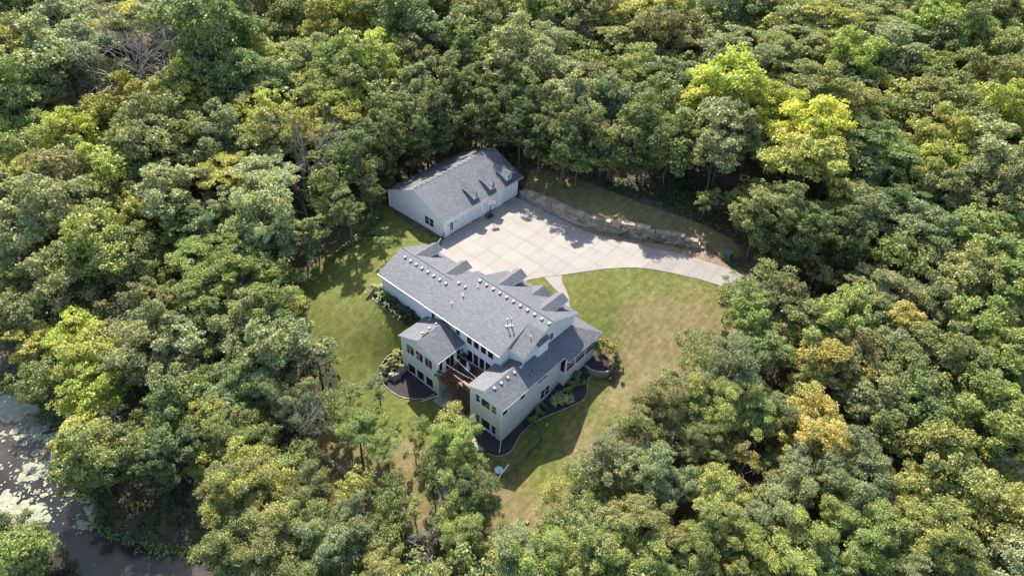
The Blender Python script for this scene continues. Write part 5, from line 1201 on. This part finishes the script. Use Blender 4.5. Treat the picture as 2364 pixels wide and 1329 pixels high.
Z = tgrid(X, Y); n = 7; hh = (.5+.9*rg.uniform(0, 1, len(X)))[:, None]
e = unit(rg.normal(0, 1, (len(X), n, 3))); e[..., 2] = np.abs(e[..., 2]); P = np.stack([X, Y, Z], -1)[:, None, :]+e*np.array([.75, .75, 1.0])*hh[:, :, None]*rg.uniform(.5, 1.1, (len(X), n, 1))
V, Fq = leaves(P.reshape(-1, 3), e.reshape(-1, 3)+np.array([0, 0, .4]), .34, rg); me = fast_mesh('undergrowth', V, Fq, [LEAF]); o = obj('undergrowth', me, kind='stuff', label='dark green undergrowth covering the forest floor between the trunks', cat='undergrowth'); o.color = (.075, .092, .036, 1)

# ---- reeds and weed fringe on the pond bank
pe = np.array(resample([np.array(p) for p in pond]+[np.array(pond[0])], .12)); pe = pe+rg.normal(0, .42, pe.shape)
pe = pe[(pe[:,0] > -30) & (pe[:,1] < 100)]; zz = np.maximum(tgrid(pe[:,0], pe[:,1]), WLV); n = 9
e = unit(rg.normal(0, 1, (len(pe), n, 3))); e[..., 2] = np.abs(e[..., 2]); Pp = np.stack([pe[:,0], pe[:,1], zz], -1)[:, None, :]+e*np.array([.45, .45, .5])*rg.uniform(.3, 1.1, (len(pe), n, 1))
V, Fq = leaves(Pp.reshape(-1, 3), e.reshape(-1, 3)+np.array([0, 0, .6]), .26, rg); me = fast_mesh('bank_weeds', V, Fq, [LEAF]); o = obj('bank_weeds', me, kind='stuff', label='green weeds and reeds fringing the bank of the pond', cat='weeds'); o.color = (.16, .21, .085, 1)

# ---- garden plants
def shrub(px, py, r, c, lab, cat='shrub', name='shrub', hz=None, group=None, sz=1.0, up=.5):
    p = tground(px, py) if hz is None else at(px, py, hz)
    t = thing(name, (p[0], p[1], p[2]), lab, cat, group); cm, tm = rt.choice(PROTO['bush'])
    o = obj('foliage', cm, t, (0, 0, r*up), (0, 0, rt.uniform(0, 6)), rel=True); o.scale = (r, r, r*sz); o.color = (*(COL[c] if isinstance(c, str) else c), 1)
    q_ = obj('stem', tm, t, (0, 0, r*up), rel=True); q_.scale = (r*.8, r*.8, r*up/.6); return t
HY = (.20,.20,.085)
PZ = lambda x, y: (1200+x/6.646, 800+y/6.646)
shrub(*PZ(900,465), 1.0, 'g', 'green shrub nearest the porch wall in the shady bed'); shrub(*PZ(935,590), .75, 'l', 'small round green shrub on the outer side of the shady bed')
shrub(*PZ(820,555), .85, 'o', 'olive shrub between two greener ones in the shady bed'); shrub(*PZ(760,650), 1.0, 'l', 'big green shrub at the corner of the porch wall'); shrub(*PZ(740,735), .8, 'g', 'dark green shrub behind the two spiky plants')
shrub(*PZ(310,985), .85, 'g', 'round green shrub beside the black fence post by the side wall'); shrub(*PZ(215,1080), 1.15, 'g', 'large dark green shrub where the black fence meets the wall')
shrub(*PZ(1010,400), .6, 'd', 'low dark shrub under the curved block planter')
def spiky(px, py, r, lab, c=(.36,.40,.19), n=90, name='spiky_plant', cat='plant', hgt=.5, hz=None):
    p = tground(px, py) if hz is None else at(px, py, hz); rg = np.random.default_rng(int(px*7+py)); V = []; Fs = []
    for k in range(n):
        a_ = rg.uniform(0, 6.28); L = r*rg.uniform(.6, 1.1); el = rg.uniform(.1, 1.2); w = .055*r+.02; d = np.array([math.cos(a_), math.sin(a_), 0]); s = np.array([-d[1], d[0], 0])*w
        pr = [np.array([0, 0, .05])+d*.05]
        for t in (.35, .7, 1.0): pr.append(d*L*t*math.cos(el*.6)+np.array([0, 0, hgt*r*2*math.sin(el)*t*(1.5-t)]))
        b = len(V)
        for i, q_ in enumerate(pr): k_ = (.7, 1, .8, .1)[i]; V += [q_-s*k_, q_+s*k_]
        Fs += [(b+2*i, b+2*i+1, b+2*i+3, b+2*i+2) for i in range(3)]
    t = thing(name, tuple(p), lab, cat); me = fast_mesh('foliage', np.array(V), np.array(Fs), [LEAF_S]); o = obj('foliage', me, t, (0, 0, .1), rel=True); o.color = (*c, 1); return t
spiky(*PZ(575,850), 1.25, 'pale spiky plant, left and larger of the two in the shady bed'); spiky(*PZ(750,825), 1.05, 'pale spiky plant, right of the two in the shady bed'); spiky(*PZ(625,765), .9, 'pale spiky plant tucked behind the left one of the pair', n=60)
# ornamental grasses along the rear wall
for k, (px, py, r, c) in enumerate(((884,690,1.1,(.11,.17,.025)),(902,706,1.35,(.045,.08,.035)),(918,722,1.3,(.07,.105,.045)),(935,734,1.5,(.05,.085,.04)),(948,728,1.3,(.045,.08,.035)),(958,745,1.2,(.065,.085,.04)))):
    spiky(px, py, r, ['bright green grass clump nearest the left corner of the rear wall','dark tall grass clump, second along the rear wall','arching grass clump in the middle of the rear wall bed','largest arching grass clump of the rear wall bed','dark grass clump pressed against the rear wall','last grass clump, beside the left wing roof'][k], c, 230, 'ornamental_grass', 'grass clump', .8)
shrub(864,674, 1.35, (.50,.45,.27), 'pale cream flowering shrub at the left end of the house', cat='shrub', sz=.9)
shrub(912,838, 1.5, (.45,.44,.20), 'large pale yellow-green shrub beside the left wing wall'); shrub(902,861, 1.35, (.32,.36,.18), 'pale green shrub in front of the larger yellow one'); shrub(925,820, 1.0, (.48,.46,.23), 'upper cream shrub touching the left wing')
shrub(889,880, .6, 'o', 'small green plant in the sunlit mulch of the left bed')
shrub(1399,815, 1.9, (.33,.33,.12), 'big yellow-green ornamental shrub inside the block planter', cat='shrub', hz=-3.0, sz=1.1); shrub(1418,852, 1.25, (.22,.21,.09), 'ragged olive shrub in front of the block planter', hz=-4.0); shrub(1411,874, .7, (.22,.17,.10), 'small tan flowering shrub at the tip of the roof shadow', hz=-4.6)
shrub(865,540, 1.3, 'g', 'low green bush beyond the left lawn fence'); shrub(842,560, .9, 'o', 'small olive bush beside the left lawn fence'); shrub(1015,845+22, .7, 'd', 'dark climbing shrub at the corner of the deck landing', hz=-1.6)
for o in bpy.data.objects:
    if '_w' in o: del o['_w']
